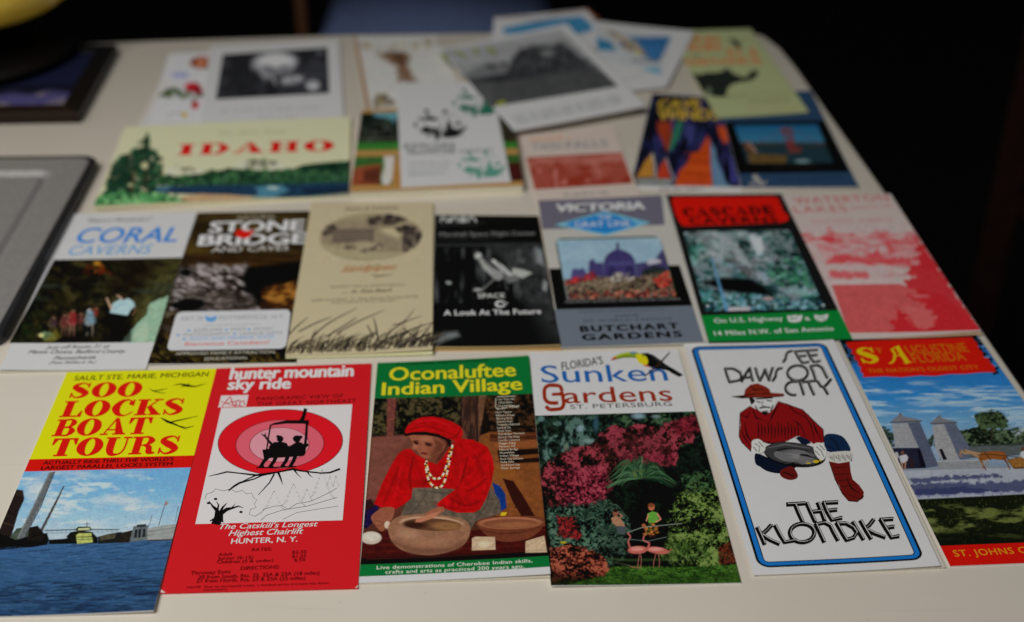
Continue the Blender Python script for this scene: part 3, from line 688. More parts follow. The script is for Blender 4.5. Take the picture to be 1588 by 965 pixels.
sheet('cas','cas','travel_leaflet','black cave leaflet with a red title panel and a green band at its foot','leaflet',[(0,45),(650,38),(1042,850),(240,858)],white=W2R,col=8,z0=0.0008,curl=dict(bow=0.7,br=1.0))
sheet('wat','wat','travel_leaflet','pale pink leaflet printed in red with mountains above a lake','leaflet',[(10,80),(610,80),(1110,850),(400,880)],white=W2R,col=(163,148,140),z0=0.0010,th=0.001,ink='matte',curl=dict(br=2.2,tr=1.0,bow=0.5),leaf=(0.4,0.9,(166,138,112)))
sheet('ida','ida','guide_booklet','wide cream booklet with red slab lettering above a painted lake and pines','booklet',[(212,490),(1378,430),(1368,830),(52,905)],z0=0.0,th=0.0045,white=W3L,col=(187,183,150),edge=(178,170,145),ink='matte',part='cover',curl=dict(br=-1.6,bl=1.5,r=-1.2))
sheet('ros','ida','travel_leaflet','white leaflet with red roses partly under a portrait card','leaflet',[(470,108),(690,100),(640,476),(275,492)],white=W4,ink='matte')
sheet('por','ida','photo_card','white card with a black and white photo of a bald man','card',[(655,72),(1318,42),(1345,478),(590,512)],z0=0.0008,white=W4,ink='matte',curl=dict(bow=0.6,tr=1.0))
sheet('map','yel','folded_map','pale leaflet with a brown ink blot at the back of the table','leaflet',[(85,122),(490,110),(590,345),(150,482)],white=W4,ink='matte',curl=dict(tl=1.5,bow=0.8))
sheet('barn','yel','guide_book','thick guide book with landscape photos under a white leaflet','book',[(128,470),(850,440),(908,830),(72,862)],th=0.008,white=W3,col=(150,118,72),edge=(176,168,150),part='cover')
sheet('yel','yel','travel_leaflet','white leaflet with green and black plants lying on the thick guide book','leaflet',[(295,340),(752,335),(848,815),(318,842)],z0=0.0081,th=0.0006,white=W3,ink='matte',curl=dict(bow=0.4,tr=1.0))
sheet('blu','mou','travel_leaflet','white leaflet with a blue band at the far edge behind the mountain booklet','leaflet',[(270,60),(720,22),(830,185),(250,230)],white=W4,z0=0.0004,ink='matte',curl=dict(tl=2.5,tr=3.0))
sheet('sail','mou','travel_leaflet','white leaflet with a blue picture of sailing boats at the far edge','leaflet',[(760,70),(1235,130),(1100,390),(800,420)],white=W4,z0=0.003,ink='matte',curl=dict(tr=2.5,br=1.0))
sheet('mou','mou','travel_booklet','grey booklet with a black and white photo of a dark cliff','booklet',[(0,205),(618,95),(1000,485),(365,598)],white=W3,z0=0.0088,th=0.0016,ink='matte',curl=dict(tr=3.0,bow=1.0,br=1.5))
sheet('fal','mou','travel_leaflet','small white leaflet with a brick red picture in front of the grey booklet','leaflet',[(385,625),(845,575),(975,915),(480,960)],white=W3,col=(166,154,145),z0=0.0,th=0.0014,ink='matte',curl=dict(tl=0.8,bow=0.4))
sheet('cav','cav','travel_leaflet','colourful cave leaflet with golden lettering and orange rock spires','leaflet',[(165,400),(500,420),(612,890),(55,872)],white=(186,183,180))
sheet('gat','cav','travel_leaflet','blue and black leaflet with a photo of a red suspension bridge','leaflet',[(482,395),(955,395),(1195,875),(612,870)],white=(186,183,180),z0=0.0009,curl=dict(br=1.2,tr=1.5))
sheet('yll','cav','travel_leaflet','pale yellow leaflet with orange lettering and a black bison','leaflet',[(235,92),(655,80),(945,500),(490,522)],white=W3R,col=(136,138,104),z0=0.0018,ink='matte',curl=dict(br=1.5,bow=0.8))

# ------------------------------------------------------------------ front row
s = S['soo']
v = s.V('yellow_panel'); v.poly(s.bleed(None, None, 372, 357), (222,208,28)); v.done()
v = s.V('red_band'); v.poly(s.bleed(366, 352, 413, 399), (200,32,22)); v.done()
v = s.V('place_lettering'); v.text('SAULT STE. MARIE, MICHIGAN', 272,73,768,57,17,(52,48,10),0.012); v.done()
v = s.V('title_lettering'); RD = (204,34,22)
v.glyphs('SOO',249,138,516,132,56,RD,fat); v.glyphs('LOCKS',217,210,672,199,61,RD,fat,0.05); v.glyphs('BOAT',190,281,548,272,64,RD,fat,0.04); v.glyphs('TOURS',175,356,655,345,68,RD,fat,0.04); v.done()
v = s.V('bird_drawing'); BK = (30,30,14)
v.line([(640,92),(665,86),(690,92),(722,96),(762,84)],(1,4,9,4,1),BK); v.line([(668,97),(690,92),(700,84)],(1,5,1),BK)
v.done(); v = s.V('bird_drawing'); v.line([(552,103),(566,112),(584,117),(612,121)],(1,4,3,1),BK); v.line([(566,112),(596,108),(618,102)],(2,3,1),BK)
v.done(); v = s.V('bird_drawing'); v.line([(596,213),(618,226),(650,238),(688,256)],(3,9,6,1),BK); v.line([(632,228),(660,222),(732,206)],(4,4,1),BK); v.line([(650,240),(690,250),(716,243)],(2,4,1),BK); v.done()
v = s.V('band_lettering'); DK = (62,14,10)
v.text("ACTUALLY RIDE THRU THE WORLD'S",158,386,640,372,13,DK,0.02); v.text('LARGEST PARALLEL LOCKS SYSTEM',150,405,636,390,13,DK,0.02); v.done()
r = s.R('harbour_photo', s.bleed(412,398,None,None), 0.45)
r.grad([(0,(120,168,206)),(0.18,(128,174,208)),(0.35,(156,186,206)),(0.5,(176,190,200)),(0.53,(72,108,146)),(0.7,(66,100,136)),(1,(54,86,120))])
r.cloud((196,202,208),0.52,0.76,150,44,405,640,5,3,0.85); r.cloud((205,210,214),0.58,0.72,90,22,420,620,5,9,0.7)
r.poly([(-160,420),(60,412),(0,520),(-160,600)],(190,196,200),30,0.6)
r.poly([(-10,630),(30,540),(54,486),(60,478),(86,482),(90,505),(88,520),(70,560),(55,610),(40,662),(-60,665)],(46,36,34),2,tex=0.3,ts=8)
r.poly([(58,478),(86,482),(90,518),(60,500)],(60,46,40),2); r.line([(62,505),(90,510)],3,(24,20,18)); r.line([(30,560),(64,575)],3,(30,24,22)); r.line([(10,600),(52,612)],3,(80,64,56))
r.poly([(40,650),(62,622),(100,616),(120,640),(100,664),(30,668)],(84,94,84),2,tex=0.2)
r.poly([(182,416),(204,412),(150,540),(88,660),(62,668),(72,640),(120,545)],(112,114,116),2,tex=0.15); r.line([(203,414),(150,545),(92,655)],3,(72,74,78)); r.line([(185,418),(122,545),(68,655)],3,(140,142,142))
for k in range(14): r.line([(190-8.5*k,430+17*k),(200-9*k,436+17*k)],1.5,(80,82,86))
r.line([(236,467),(200,540),(148,640)],(4,8,10),(86,84,84)); r.line([(239,468),(206,538),(156,640)],(1,2,2),(150,150,150))
r.line([(168,630),(300,626),(440,628)],5,(112,124,134)); 
for k in range(16): r.line([(172+k*17,627),(180+k*17,640)],1.5,(120,132,140))
r.line([(168,640),(440,636)],2,(120,132,140)); r.poly([(178,640),(440,636),(440,668),(180,664)],(176,188,196),3,0.6)
r.poly([(-140,672),(-60,664),(0,640),(60,664),(110,650),(140,610),(152,640),(175,640),(182,662),(176,682),(120,691),(0,701),(-150,712)],(18,18,18),2,tex=0.4)
r.poly([(110,618),(140,612),(172,650),(150,672),(100,668)],(34,30,26),2,tex=0.4)
r.poly([(180,664),(250,660),(362,655),(362,678),(182,680)],(22,22,20),2); r.ell(290,665,48,14,(20,20,18)); r.poly([(246,652),(262,636),(300,630),(340,636),(360,655),(345,668),(260,672)],(30,30,24),2)
r.poly([(282,648),(292,640),(338,640),(344,674),(286,680)],(176,182,112),2,tex=0.2); r.poly([(276,628),(290,616),(334,616),(340,630),(290,634)],(70,72,52),2); r.poly([(290,622),(332,620),(332,628),(290,630)],(188,190,150),2)
r.line([(322,618),(322,600)],2.5,(40,40,40)); r.line([(312,606),(332,606)],1.5,(50,50,50)); r.line([(286,655),(342,653)],2.5,(50,50,36)); r.line([(290,664),(342,662)],2,(60,60,40))
r.poly([(362,654),(400,644),(450,636),(450,676),(364,680)],(40,42,40),2,tex=0.3); r.poly([(370,652),(430,640),(425,660),(372,668)],(92,88,74),2,tex=0.3)
r.poly([(448,640),(490,630),(486,676),(440,677)],(58,50,42),2,tex=0.4); 
for k in range(4): r.line([(452+9*k,640),(446+9*k,675)],2,(26,24,22))
r.poly([(494,616),(550,612),(546,668),(480,674)],(112,118,120),2,tex=0.2); r.poly([(506,610),(540,608),(542,618),(506,620)],(64,70,72),2)
for a,b in ((500,628),(514,627),(530,626)): r.poly([(a,b),(a+9,b),(a+7,b+30),(a-4,b+32)],(46,50,54),1.5)
r.poly([(546,624),(600,614),(656,608),(642,668),(546,672)],(156,158,156),2,tex=0.1); r.line([(550,636),(650,622)],2.5,(120,122,122)); r.line([(550,650),(648,640)],2,(134,134,132)); r.line([(546,670),(642,667)],5,(70,66,60))
r.line([(614,522),(588,612)],2.5,(70,70,74)); r.poly([(614,522),(622,530),(617,540),(610,537)],(170,130,120),1.5); r.line([(563,572),(552,612)],2,(90,92,96)); r.line([(660,544),(648,600)],2,(96,98,102))
W = [(-170,700),(180,682),(645,670),(575,935),(-160,960)]
r.strokes(W,420,30,80,3.2,-4,6,[(46,72,104),(40,64,94),(38,56,80)],0.55,0.08,2.5); r.strokes([(-170,830),(610,800),(575,935),(-160,960)],150,60,140,5,-3,6,[(30,48,76),(26,40,62)],0.6,0.06,3); r.strokes(W,300,20,60,2.5,-4,6,[(84,120,158),(94,128,164)],0.5,0.08,2.5)
r.done()

s = S['hun']; DK = (92,12,18); WH = (218,205,204)
v = s.V('title_lettering'); v.text('hunter mountain',292,98,783,85,46,WH,0.05,track=0.97); v.text('sky ride',284,139,535,134,42,WH,0.05); v.done()
v = s.V('emblem'); v.poly([(262,163),(370,160),(360,206),(250,210)],(214,196,196)); RR=(190,40,50)
v.line([(264,208),(284,182),(298,166),(304,185),(312,206)],(3,4,5,5,3),RR); v.line([(274,195),(318,186)],3,RR); v.line([(318,206),(322,184),(336,182),(334,205)],(5,5,4,4),RR); v.line([(336,190),(350,184),(354,200)],(3,5,4),RR); v.line([(262,186),(296,200),(346,204)],2.5,RR); v.done()
v = s.V('slogan_lettering'); v.text('PANORAMIC VIEW OF',400,183,742,170,14,DK,0.004,track=1.1); v.text('THE GREAT NORTHEAST',400,204,793,190,14,DK,0.004,track=1.1); v.done()
v = s.V('white_panel'); PW=(208,202,202); v.poly([(262,212),(778,198),(740,655),(160,670)],PW); v.done()
v = s.V('ring_emblem'); v.ell(495,347,247,130,(92,20,30),-2,60); v.ell(495,347,244,128,(214,34,48),-2,60); v.ell(493,356,175,97,(110,40,50),-2,50); v.ell(493,356,172,95,(222,104,118),-2,50); v.ell(491,358,119,69,(140,60,70),-2,40); v.ell(491,358,116,67,(230,150,160),-2,40)
v.poly([(206,488),(250,473),(300,468),(395,478),(470,465),(505,466),(550,455),(600,463),(650,473),(700,470),(728,458),(752,470),(738,640),(170,650)],PW); v.done()
v = s.V('chairlift_drawing'); BK=(24,18,20)
v.line([(213,482),(250,474),(285,465),(330,470),(400,478),(450,472),(480,467),(505,462),(545,454),(570,460),(600,464),(655,470),(690,468),(728,454)],(2,5,6,5,8,9,7,6,9,7,6,6,7,8),BK)
v.line([(462,470),(420,480),(395,492),(335,508),(312,522),(292,538)],(6,6,5,8,8,6),BK); v.line([(400,478),(360,496),(335,508)],(6,4,3),BK); v.line([(470,475),(452,508),(430,532),(408,556)],(7,5,4,2),BK); v.line([(488,470),(498,495),(504,516)],(10,6,1),BK); v.line([(550,458),(562,474),(577,489)],(8,4,1),BK); v.line([(602,466),(610,478),(624,488)],(7,4,1),BK)
GR=(96,92,92)
def pine(x,y,w,h,n=5):
    L=[(x,y)];R_=[(x,y)]
    for k in range(1,n+1):
        f=k/n; L+=[(x-w*f,y+h*f),(x-w*f*0.55,y+h*f-3)]; R_+=[(x+w*f,y+h*f+2),(x+w*f*0.55,y+h*f-3)]
    v.line(L[:-1],1.6,GR); v.line(R_[:-1],1.6,GR)
pine(470,540,44,75); pine(547,512,46,85); pine(660,456,48,110,6); pine(600,532,22,45,4); pine(690,482,14,40,3); pine(714,480,12,40,3)
v.line([(198,572),(205,552),(228,545),(240,532),(270,540),(300,532),(318,545),(345,538),(362,552),(382,548),(388,566),(402,575),(392,592),(400,606),(378,612),(372,632),(395,640),(420,625),(432,612),(470,600),(500,598),(525,612),(560,590),(610,582),(650,565),(700,540),(718,528)],1.8,GR)
v.line([(418,656),(440,636),(500,616),(600,600),(718,566)],1.8,GR); v.line([(505,652),(560,625),(640,612),(722,600)],1.6,GR)
v.line([(244,662),(248,640),(245,615),(228,600),(214,580)],(40,26,16,8,2),BK); v.line([(258,655),(262,628),(285,612),(305,608),(330,600),(348,606)],(26,18,14,8,5,2),BK); v.line([(255,630),(268,605),(284,588)],(14,8,2),BK); v.line([(246,620),(252,596),(244,582)],(10,6,2),BK); v.line([(300,610),(318,590)],(6,1),BK); v.line([(218,658),(240,648),(270,660)],(4,10,4),BK)
for x,y in ((240,572),(212,588),(340,623)): v.ell(x,y,7,4.5,BK)
v.line([(594,218),(586,248),(578,264)],(13,15,17),BK); v.line([(470,276),(520,268),(604,268)],(8,13,15),BK); v.line([(474,274),(456,282),(448,330),(438,402)],(6,7,6,6),BK); v.line([(600,270),(596,330),(588,392)],(10,11,11),BK)
v.poly([(424,378),(470,372),(604,352),(606,362),(594,372),(590,402),(520,408),(430,412)],BK); v.poly([(452,362),(470,348),(500,346),(520,352),(528,366),(560,346),(580,350),(592,366),(590,402),(440,408)],BK)
v.ell(494,335,13,13,BK); v.ell(486,325,8,5,BK); v.ell(560,335,16,14,BK); v.ell(574,328,9,6,BK); v.line([(462,358),(446,340),(432,320)],(12,9,8),BK); v.line([(430,324),(422,316)],4,BK); v.line([(436,322),(436,312)],3,BK)
for a,b,c in ((452,430,418),(480,470,455),(526,516,502),(555,546,534)): v.line([(a,400),(b,424),(c,443)],(17,14,12),BK); v.line([(c-6,444),(c+12,444)],6,BK)
v.line([(402,449),(470,448),(556,444)],5,BK); v.line([(436,402),(426,446)],4,BK); v.done()
v = s.V('caption_lettering'); v.text("The Catskill's Longest",247,691,638,679,20,WH,0.012,0.25); v.text('Highest Chairlift',290,717,580,708,22,WH,0.012,0.25); v.text('HUNTER, N. Y.',300,748,562,739,20,WH,0.018); v.done()
v = s.V('worn_corner'); v.poly([(14,930),(30,942),(44,940),(24,926)],(206,190,186)); v.done(); v = s.V('worn_corner'); v.poly([(786,922),(803,918),(804,902),(797,914)],(206,190,186)); v.done()
v = s.V('rates_lettering'); D=(118,14,20)
for t,x0,y0,x1,y1,h in (('RATES:',382,777,460,774,12),('Adult',250,796,306,793,12),('$2.50',540,787,597,784,12),('Junior (6-12)',247,811,387,806,12),('$1.25',540,803,595,800,12),('Children (5 & under)',243,826,466,818,12),('$.50',548,818,592,815,12),('DIRECTIONS:',337,851,490,845,14),('Thruway Exits',140,869,298,863,13),('20 from South, Rts. 32, 32A & 23A (18 miles)',170,886,648,868,14),('21 from North, Rts. 23 & 23A (25 miles)',163,901,592,888,14),('NOTE  Due to increased costs, a modest price increase has been',125,923,683,905,8),('necessary',190,933,285,929,8)):
    v.text(t,x0,y0,x1,y1,h,D,0.006)
v.done()

s = S['oco']
v = s.V('green_band'); v.poly(s.bleed(None,None,205,190),(12,122,66)); v.done()
r = s.R('potter_photo', s.bleed(204,189,879,852), 0.4)
r.grad([(0,(30,26,22)),(0.2,(40,32,26)),(0.24,(124,80,66)),(0.5,(118,72,60)),(0.8,(100,60,46)),(1,(70,28,24))])
r.poly([(90,196),(460,190),(440,345),(80,362)],(30,28,22),10,tex=0.6,ts=18); r.tex([(88,198),(450,190),(440,340),(84,352)],[(10,10,8),(24,22,16),(44,42,28),(70,66,44),(96,86,58)],12,11,3,2.8,1.0,8,6); r.poly([(515,190),(735,185),(745,360),(560,345),(500,360)],(34,26,20),8,tex=0.5); r.tex([(540,192),(736,186),(745,335),(560,335)],[(12,10,8),(30,24,16),(60,42,28),(92,62,40)],13,10,7,2.8,1.0,8,6); r.poly([(490,372),(560,340),(745,345),(795,850),(640,860)],(140,88,50),6,tex=0.15,ts=20); r.poly([(560,350),(745,345),(752,372),(560,380)],(90,52,32),4,tex=0.4); r.poly([(575,385),(752,378),(755,402),(580,405)],(150,94,58),3); r.poly([(590,415),(756,408),(765,465),(600,470)],(40,24,16),6,tex=0.4); r.poly([(640,440),(760,430),(762,445),(640,455)],(130,80,44),3)
r.line([(560,372),(750,350)],6,(120,70,44)); r.poly([(500,470),(640,466),(700,560),(640,640),(560,560)],(150,96,52),8,tex=0.1)
r.poly([(145,203),(186,202),(178,290),(170,358),(142,362)],(128,78,70),3,tex=0.3,ts=10); r.line([(183,205),(172,355)],4,(70,40,36))
r.poly([(446,192),(545,188),(530,290),(514,384),(470,372),(442,290)],(92,64,54),3,tex=0.3,ts=12); r.tex([(446,192),(520,190),(514,384),(470,372),(442,290)],[(54,38,32),(88,60,50),(116,84,68)],30,6,9,2.6,0.8,4,3,ang=92); r.poly([(514,192),(546,188),(530,290),(516,340)],(122,88,68),3,tex=0.2); r.line([(446,195),(444,300)],5,(50,36,32)); r.line([(505,200),(510,380)],7,(60,40,36))
r.poly([(88,360),(240,350),(170,450),(110,600),(60,640)],(134,86,76),10,tex=0.12,ts=25)
r.poly([(46,745),(160,738),(500,740),(560,735),(790,725),(796,853),(38,880)],(84,26,22),3,tex=0.25,ts=14); r.poly([(38,850),(795,826),(796,853),(38,880)],(24,12,12),8)
for k in range(7): r.line([(60,770+14*k),(420,765+13*k),(790,742+14*k)],2.2,(50,14,14) if k%2 else (120,50,40),2.5,0.6)
r.poly([(612,530),(655,540),(700,610),(745,690),(690,690),(650,620)],(66,28,20),4); r.line([(660,650),(700,640)],4,(66,28,20)); 
r.poly([(56,655),(75,628),(112,640),(95,700),(60,732),(44,722)],(42,28,76),3,tex=0.4,ts=8); r.poly([(48,620),(80,610),(95,640),(60,660)],(60,30,34),4)
r.poly([(570,545),(600,560),(622,592),(628,650),(604,664),(585,610)],(28,66,136),3,tex=0.2,ts=8); r.poly([(604,668),(630,668),(622,682),(604,682)],(214,184,40),3)
SK=[(248,566),(330,560),(420,572),(470,640),(560,560),(600,618),(606,672),(540,690),(500,705),(480,742),(470,712),(300,700),(196,684)]
r.poly(SK,(112,100,88),3,tex=0.2,ts=14); r.line([(560,580),(545,640),(500,700)],6,(84,72,64),6,0.7); r.line([(270,575),(330,585),(410,590)],5,(84,74,66),5,0.7); r.line([(300,590),(270,640),(230,680)],5,(86,76,68),6,0.6); r.line([(590,620),(560,680)],6,(136,124,110),6,0.6)
r.poly([(214,410),(240,408),(262,430),(300,452),(345,470),(380,420),(410,382),(500,378),(520,384),(552,402),(572,450),(578,490),(560,570),(545,612),(520,655),(495,668),(430,668),(345,640),(352,625),(378,604),(420,572),(330,565),(248,566),(242,610),(210,635),(168,658),(120,645),(92,632),(105,595),(125,545),(160,475),(188,430)],(186,14,24),3,tex=0.12,ts=22)
for p,c,w in (([(250,445),(235,520),(242,575)],(120,4,14),10),([(190,480),(160,560),(130,630)],(150,6,16),12),([(470,440),(450,520),(425,570)],(126,4,14),9),([(430,430),(445,500),(430,560)],(206,36,42),8),([(500,420),(540,500),(530,600)],(206,30,36),10),([(400,610),(460,640),(520,620)],(130,6,14),9),([(205,470),(190,540),(175,600)],(208,34,40),9),([(330,500),(300,540),(290,562)],(140,6,16),10),([(560,470),(568,540)],(130,6,14),7),([(260,480),(280,540)],(204,30,38),8),([(470,580),(510,560),(545,530)],(126,6,14),7),([(340,630),(420,650),(490,655)],(150,8,18),7)): r.line(p,(w*0.4,w,w*0.4),c,9,0.75,True)
r.poly([(330,400),(385,370),(402,395),(372,440),(345,470),(300,455),(300,435)],(128,78,60),4,sm=False); r.poly([(375,385),(398,395),(360,455),(340,466)],(104,58,48),6)
r.poly([(234,352),(262,345),(310,350),(355,368),(378,388),(378,402),(365,420),(335,436),(318,446),(298,447),(282,438),(268,420),(262,408),(252,396),(244,376)],(164,106,84),4,sm=True)
r.poly([(330,362),(378,388),(368,418),(330,438),(318,445),(322,420),(340,395)],(112,66,50),14,0.85); r.ell(262,384,12,6,(70,36,32),0.6,20); r.ell(312,392,15,6,(76,38,34),0.6,15); r.line([(248,376),(272,376)],3,(60,32,30)); r.line([(298,382),(330,388)],3,(60,32,30)); r.line([(282,386),(276,408),(288,412)],3,(150,92,78)); r.ell(294,427,16,4.5,(132,48,50),0.5,8); r.ell(255,402,10,10,(186,126,100),0.9,a=0.6); r.ell(300,368,26,9,(182,122,98),1.0,a=0.6); r.ell(318,412,16,14,(150,90,70),1.0,a=0.5)
BL_=[(214,410),(262,430),(300,452),(345,470),(410,382),(520,384),(552,402),(578,490),(560,570),(520,655),(430,668),(345,640),(378,604),(420,572),(330,565),(248,566),(242,610),(168,658),(92,632),(125,545),(160,475),(188,430)]
r.folds(BL_,0.2,62,90,26,10,3); r.folds([(430,380),(552,402),(578,490),(545,612),(500,660),(430,600)],0.18,-40,70,22,10,13); r.folds(SK,0.22,70,80,20,8,7); r.folds([(148,740),(175,690),(300,672),(450,694),(480,748),(420,818),(270,836),(165,785)],0.16,5,120,30,8,17)
r.line([(218,352),(250,344),(300,346),(350,354),(398,376)],(10,16,14,13,10),(34,18,18)); r.poly([(380,372),(402,378),(408,402),(392,398)],(40,20,18),4)
r.poly([(216,336),(226,315),(250,294),(285,280),(330,278),(372,286),(410,300),(440,318),(452,340),(446,366),(500,374),(504,384),(430,384),(395,368),(350,348),(300,338),(250,340),(220,346)],(190,16,26),3,tex=0.1,ts=16); r.folds([(216,336),(250,294),(330,278),(440,318),(452,340),(446,366),(395,368),(300,338)],0.18,20,60,14,6,23); r.line([(235,330),(300,318),(370,335),(430,362)],5,(128,4,14),7,0.7,True); r.line([(260,300),(330,292),(400,315)],7,(212,40,46),8,0.7,True); r.line([(440,330),(420,360),(390,366)],6,(120,4,14),6,0.7,True)
r.poly([(80,682),(100,662),(130,645),(168,645),(174,660),(166,690),(150,708),(138,728),(126,742),(112,736),(96,716),(84,700)],(158,102,80),3,sm=True); r.line([(92,700),(118,700),(138,716)],2.5,(120,70,58)); r.line([(106,720),(126,716)],2.5,(120,70,58)); r.ell(146,716,13,15,(206,186,170),0.4)
r.poly([(262,684),(300,668),(332,650),(372,642),(378,660),(340,682),(300,692),(256,704)],(164,108,84),3); r.line([(280,684),(330,672)],2.5,(126,76,62))
r.poly([(148,740),(152,715),(175,690),(210,678),(300,672),(400,682),(450,694),(476,715),(480,748),(462,790),(420,818),(340,838),(270,836),(205,818),(165,785)],(156,116,94),3,sm=True,tex=0.12,ts=20)
r.ell(325,712,128,30,(196,160,136),0.15,3); r.ell(328,716,120,26,(112,76,56),0.15,3); r.ell(385,722,60,17,(152,112,78),0.6,3); r.ell(255,716,46,14,(70,40,32),0.7,3); r.poly([(262,692),(320,672),(360,662),(330,690),(280,706),(258,706)],(188,130,106),4)
r.poly([(160,780),(250,806),(400,806),(474,770),(440,815),(340,840),(240,834)],(112,74,58),16,0.6); r.ell(230,755,46,20,(186,148,124),1.0,10,0.6); r.ell(330,790,70,20,(172,132,106),1.0,0,0.5)
r.poly([(508,706),(540,690),(610,684),(700,684),(772,690),(778,722),(740,765),(680,786),(610,788),(555,766),(520,735)],(124,72,52),3,sm=True,tex=0.12); r.ell(642,712,128,25,(176,122,94),0.15); r.ell(644,715,116,20,(140,90,66),0.2); r.ell(660,720,80,12,(160,108,80),0.7); r.line([(515,735),(580,752),(680,752),(770,728)],(3,5,5,3),(84,44,34),4,0.7,True)
r.poly([(488,772),(500,766),(580,768),(584,822),(487,824)],(196,172,146),2.5,tex=0.15); r.poly([(704,788),(780,766),(792,836),(704,836)],(196,172,148),2.5,tex=0.15); r.ell(536,796,26,12,(220,200,176),0.8); r.line([(488,824),(584,822)],4,(90,50,40))
r.ell(80,768,42,26,(196,184,172),0.12); r.ell(82,764,32,16,(212,202,192),0.5)
NB=[(300,470),(306,510),(318,545),(345,566),(368,556),(382,525),(392,480),(402,430),(408,396)]; N2=[(304,460),(312,500),(330,526),(355,528),(374,508),(386,470),(398,420)]
for q in (NB,N2):
    p=catmull(q,False,5)
    for k,(x,y) in enumerate(p): r.ell(x,y,4.6,4.6,((222,210,186),(60,44,40),(200,150,50),(226,216,196))[k%4],0.3)
r.line([(755,360),(780,560),(796,852)],9,(30,20,18),5,0.8); r.done()
v = s.V('place_list'); PW=(206,196,180)
for k,(t,x0,x1) in enumerate((('Unto These Hills',592,660),('Cherokee',594,650),('Oconaluftee',592,660))): v.text(t,x0,214+k*13,x1,212+k*13,7,PW,0.01)
v.line([(590,200),(662,198)],2.5,PW); v.line([(584,205),(583,240),(590,250)],2.5,PW); v.text('Indian Village',592,252,680,240,8,PW,0.02)
for k,t in enumerate(('Horn Theatre','Biltmore House','Blowing Rock','Chimney Rock','Tweetsie Railroad','Land of Oz','Ghost Town','Grandfather Mountain','Horn In The West','Linville Caverns','Maggie Valley','Mystery Hill','Natural Bridge','Oconaluftee','Indian Village','Rock City Gardens','Ruby Falls','Cumberland Gap','Silver Springs')):
    y=266+k*12.6; x=584+k*1.25; w=5.4*len(t); v.text(t,x,y,x+w,y-w*0.03,7.5,PW,0.008)
v.done()
v = s.V('green_foot_band'); v.poly(s.bleed(878,852,925,896),(12,122,66)); v.done()
v = s.V('title_lettering'); YL=(214,202,52)
v.text('IN CHEROKEE, NORTH CAROLINA',185,72,555,57,8,(8,60,34),0.01); v.text('Oconaluftee',151,133,667,118,52,YL,0.028); v.text('Indian Village',121,192,693,173,50,YL,0.03); v.done()
v = s.V('caption_lettering'); v.text('Live demonstrations of Cherokee Indian skills,',102,897,733,877,14,(206,208,196),0.018,track=1.05); v.text('crafts and arts as practiced 200 years ago.',137,915,700,899,14,(206,208,196),0.018,track=1.05); v.done()

s = S['sun']
r = s.R('garden_photo', s.bleed(288,270,None,None), 0.4, (16,22,16))
A=[(30,286),(665,266),(715,520),(50,520)]
r.tex(A,[(6,10,10),(14,22,20),(28,44,38),(46,70,54),(86,112,84)],11,12,3,2.6,rag=0); r.tex([(30,286),(330,280),(300,420),(60,480)],[(8,14,14),(18,30,30),(34,54,50),(66,92,84),(110,136,130)],16,22,8,2.6,0.8,40)
for x,y,q,b,c in ((210,336,14,12,(150,172,180)),(432,288,24,11,(150,176,186)),(245,386,22,9,(140,162,160)),(60,300,12,10,(120,150,150)),(156,410,6,20,(120,130,110)),(270,318,10,30,(70,104,120)),(662,430,12,18,(130,140,150)),(660,500,18,14,(120,136,130)),(500,290,16,7,(130,150,150))): r.ell(x,y,q,b,c,0.9,a=0.8)
r.tex([(470,430),(560,400),(690,395),(730,520),(640,600),(580,700),(430,700),(360,640),(330,560),(420,520)],[(4,6,6),(8,12,10),(16,26,20),(30,46,34)],10,12,5,2.0,0.95,24)
BG=[(54,500),(90,470),(140,430),(250,395),(285,350),(340,328),(420,322),(520,330),(580,306),(640,278),(660,300),(676,352),(640,388),(590,400),(570,470),(520,492),(450,480),(375,495),(345,535),(318,600),(250,655),(140,655),(72,612)]
r.tex(BG,[(10,14,9),(34,36,22),(60,36,30),(96,36,46),(128,48,60),(160,74,88)],7,7.5,13,3.2,1.0,8,16,big=0.9); r.tex([(120,500),(300,480),(330,560),(250,650),(130,650)],[(44,20,26),(104,34,50),(144,50,70),(176,84,102)],7,7,17,3.0,0.9,26); r.tex([(360,440),(560,430),(575,480),(375,490)],[(52,22,28),(122,40,58),(160,64,84)],7,7,19,3.0,0.8,16); r.tex([(560,312),(655,285),(668,345),(580,360)],[(52,20,26),(118,36,52),(150,54,70)],7,7,29,3.0,0.85,14); r.tex([(250,400),(520,340),(560,420),(300,470)],[(20,20,14),(60,50,34),(116,42,54),(140,66,76)],9,8,23,2.8,0.35,30)
for k in range(90):
    t=math.radians(r.rnd.uniform(-25,205)); L=r.rnd.uniform(70,140); x,y=440+r.rnd.uniform(-10,10),528
    r.line([(x,y),(x+L*0.55*math.cos(t),y-L*0.5*math.sin(t)-14),(x+L*math.cos(t),y-L*0.42*math.sin(t)+16)],(3,7,2),((46,76,54),(70,106,76),(30,54,40),(98,130,98))[k%4],3.5,0.8,True)
r.blobs([(410,495),(470,495),(475,530),(415,530)],18,4,8,[(110,124,80),(70,96,64)],0.6)
r.tex([(80,640),(330,620),(400,690),(400,830),(300,870),(100,800)],[(8,14,12),(24,40,34),(46,72,62),(76,104,90),(104,130,112)],9,8,37,3.0,0.95,16)
for cx,cy,n,l0 in ((230,690,40,90),(150,700,22,80),(300,650,30,80),(310,745,34,90)):
    for k in range(n):
        t=math.radians(r.rnd.uniform(0,180)); L=r.rnd.uniform(0.5,1)*l0
        r.line([(cx,cy),(cx+L*0.6*math.cos(t),cy-L*0.5*math.sin(t)-6),(cx+L*math.cos(t),cy-L*0.5*math.sin(t)+14)],(3,4,1.5),((50,76,64),(70,98,82),(34,54,46),(96,120,100),(20,36,30))[k%5],3,0.7,True)
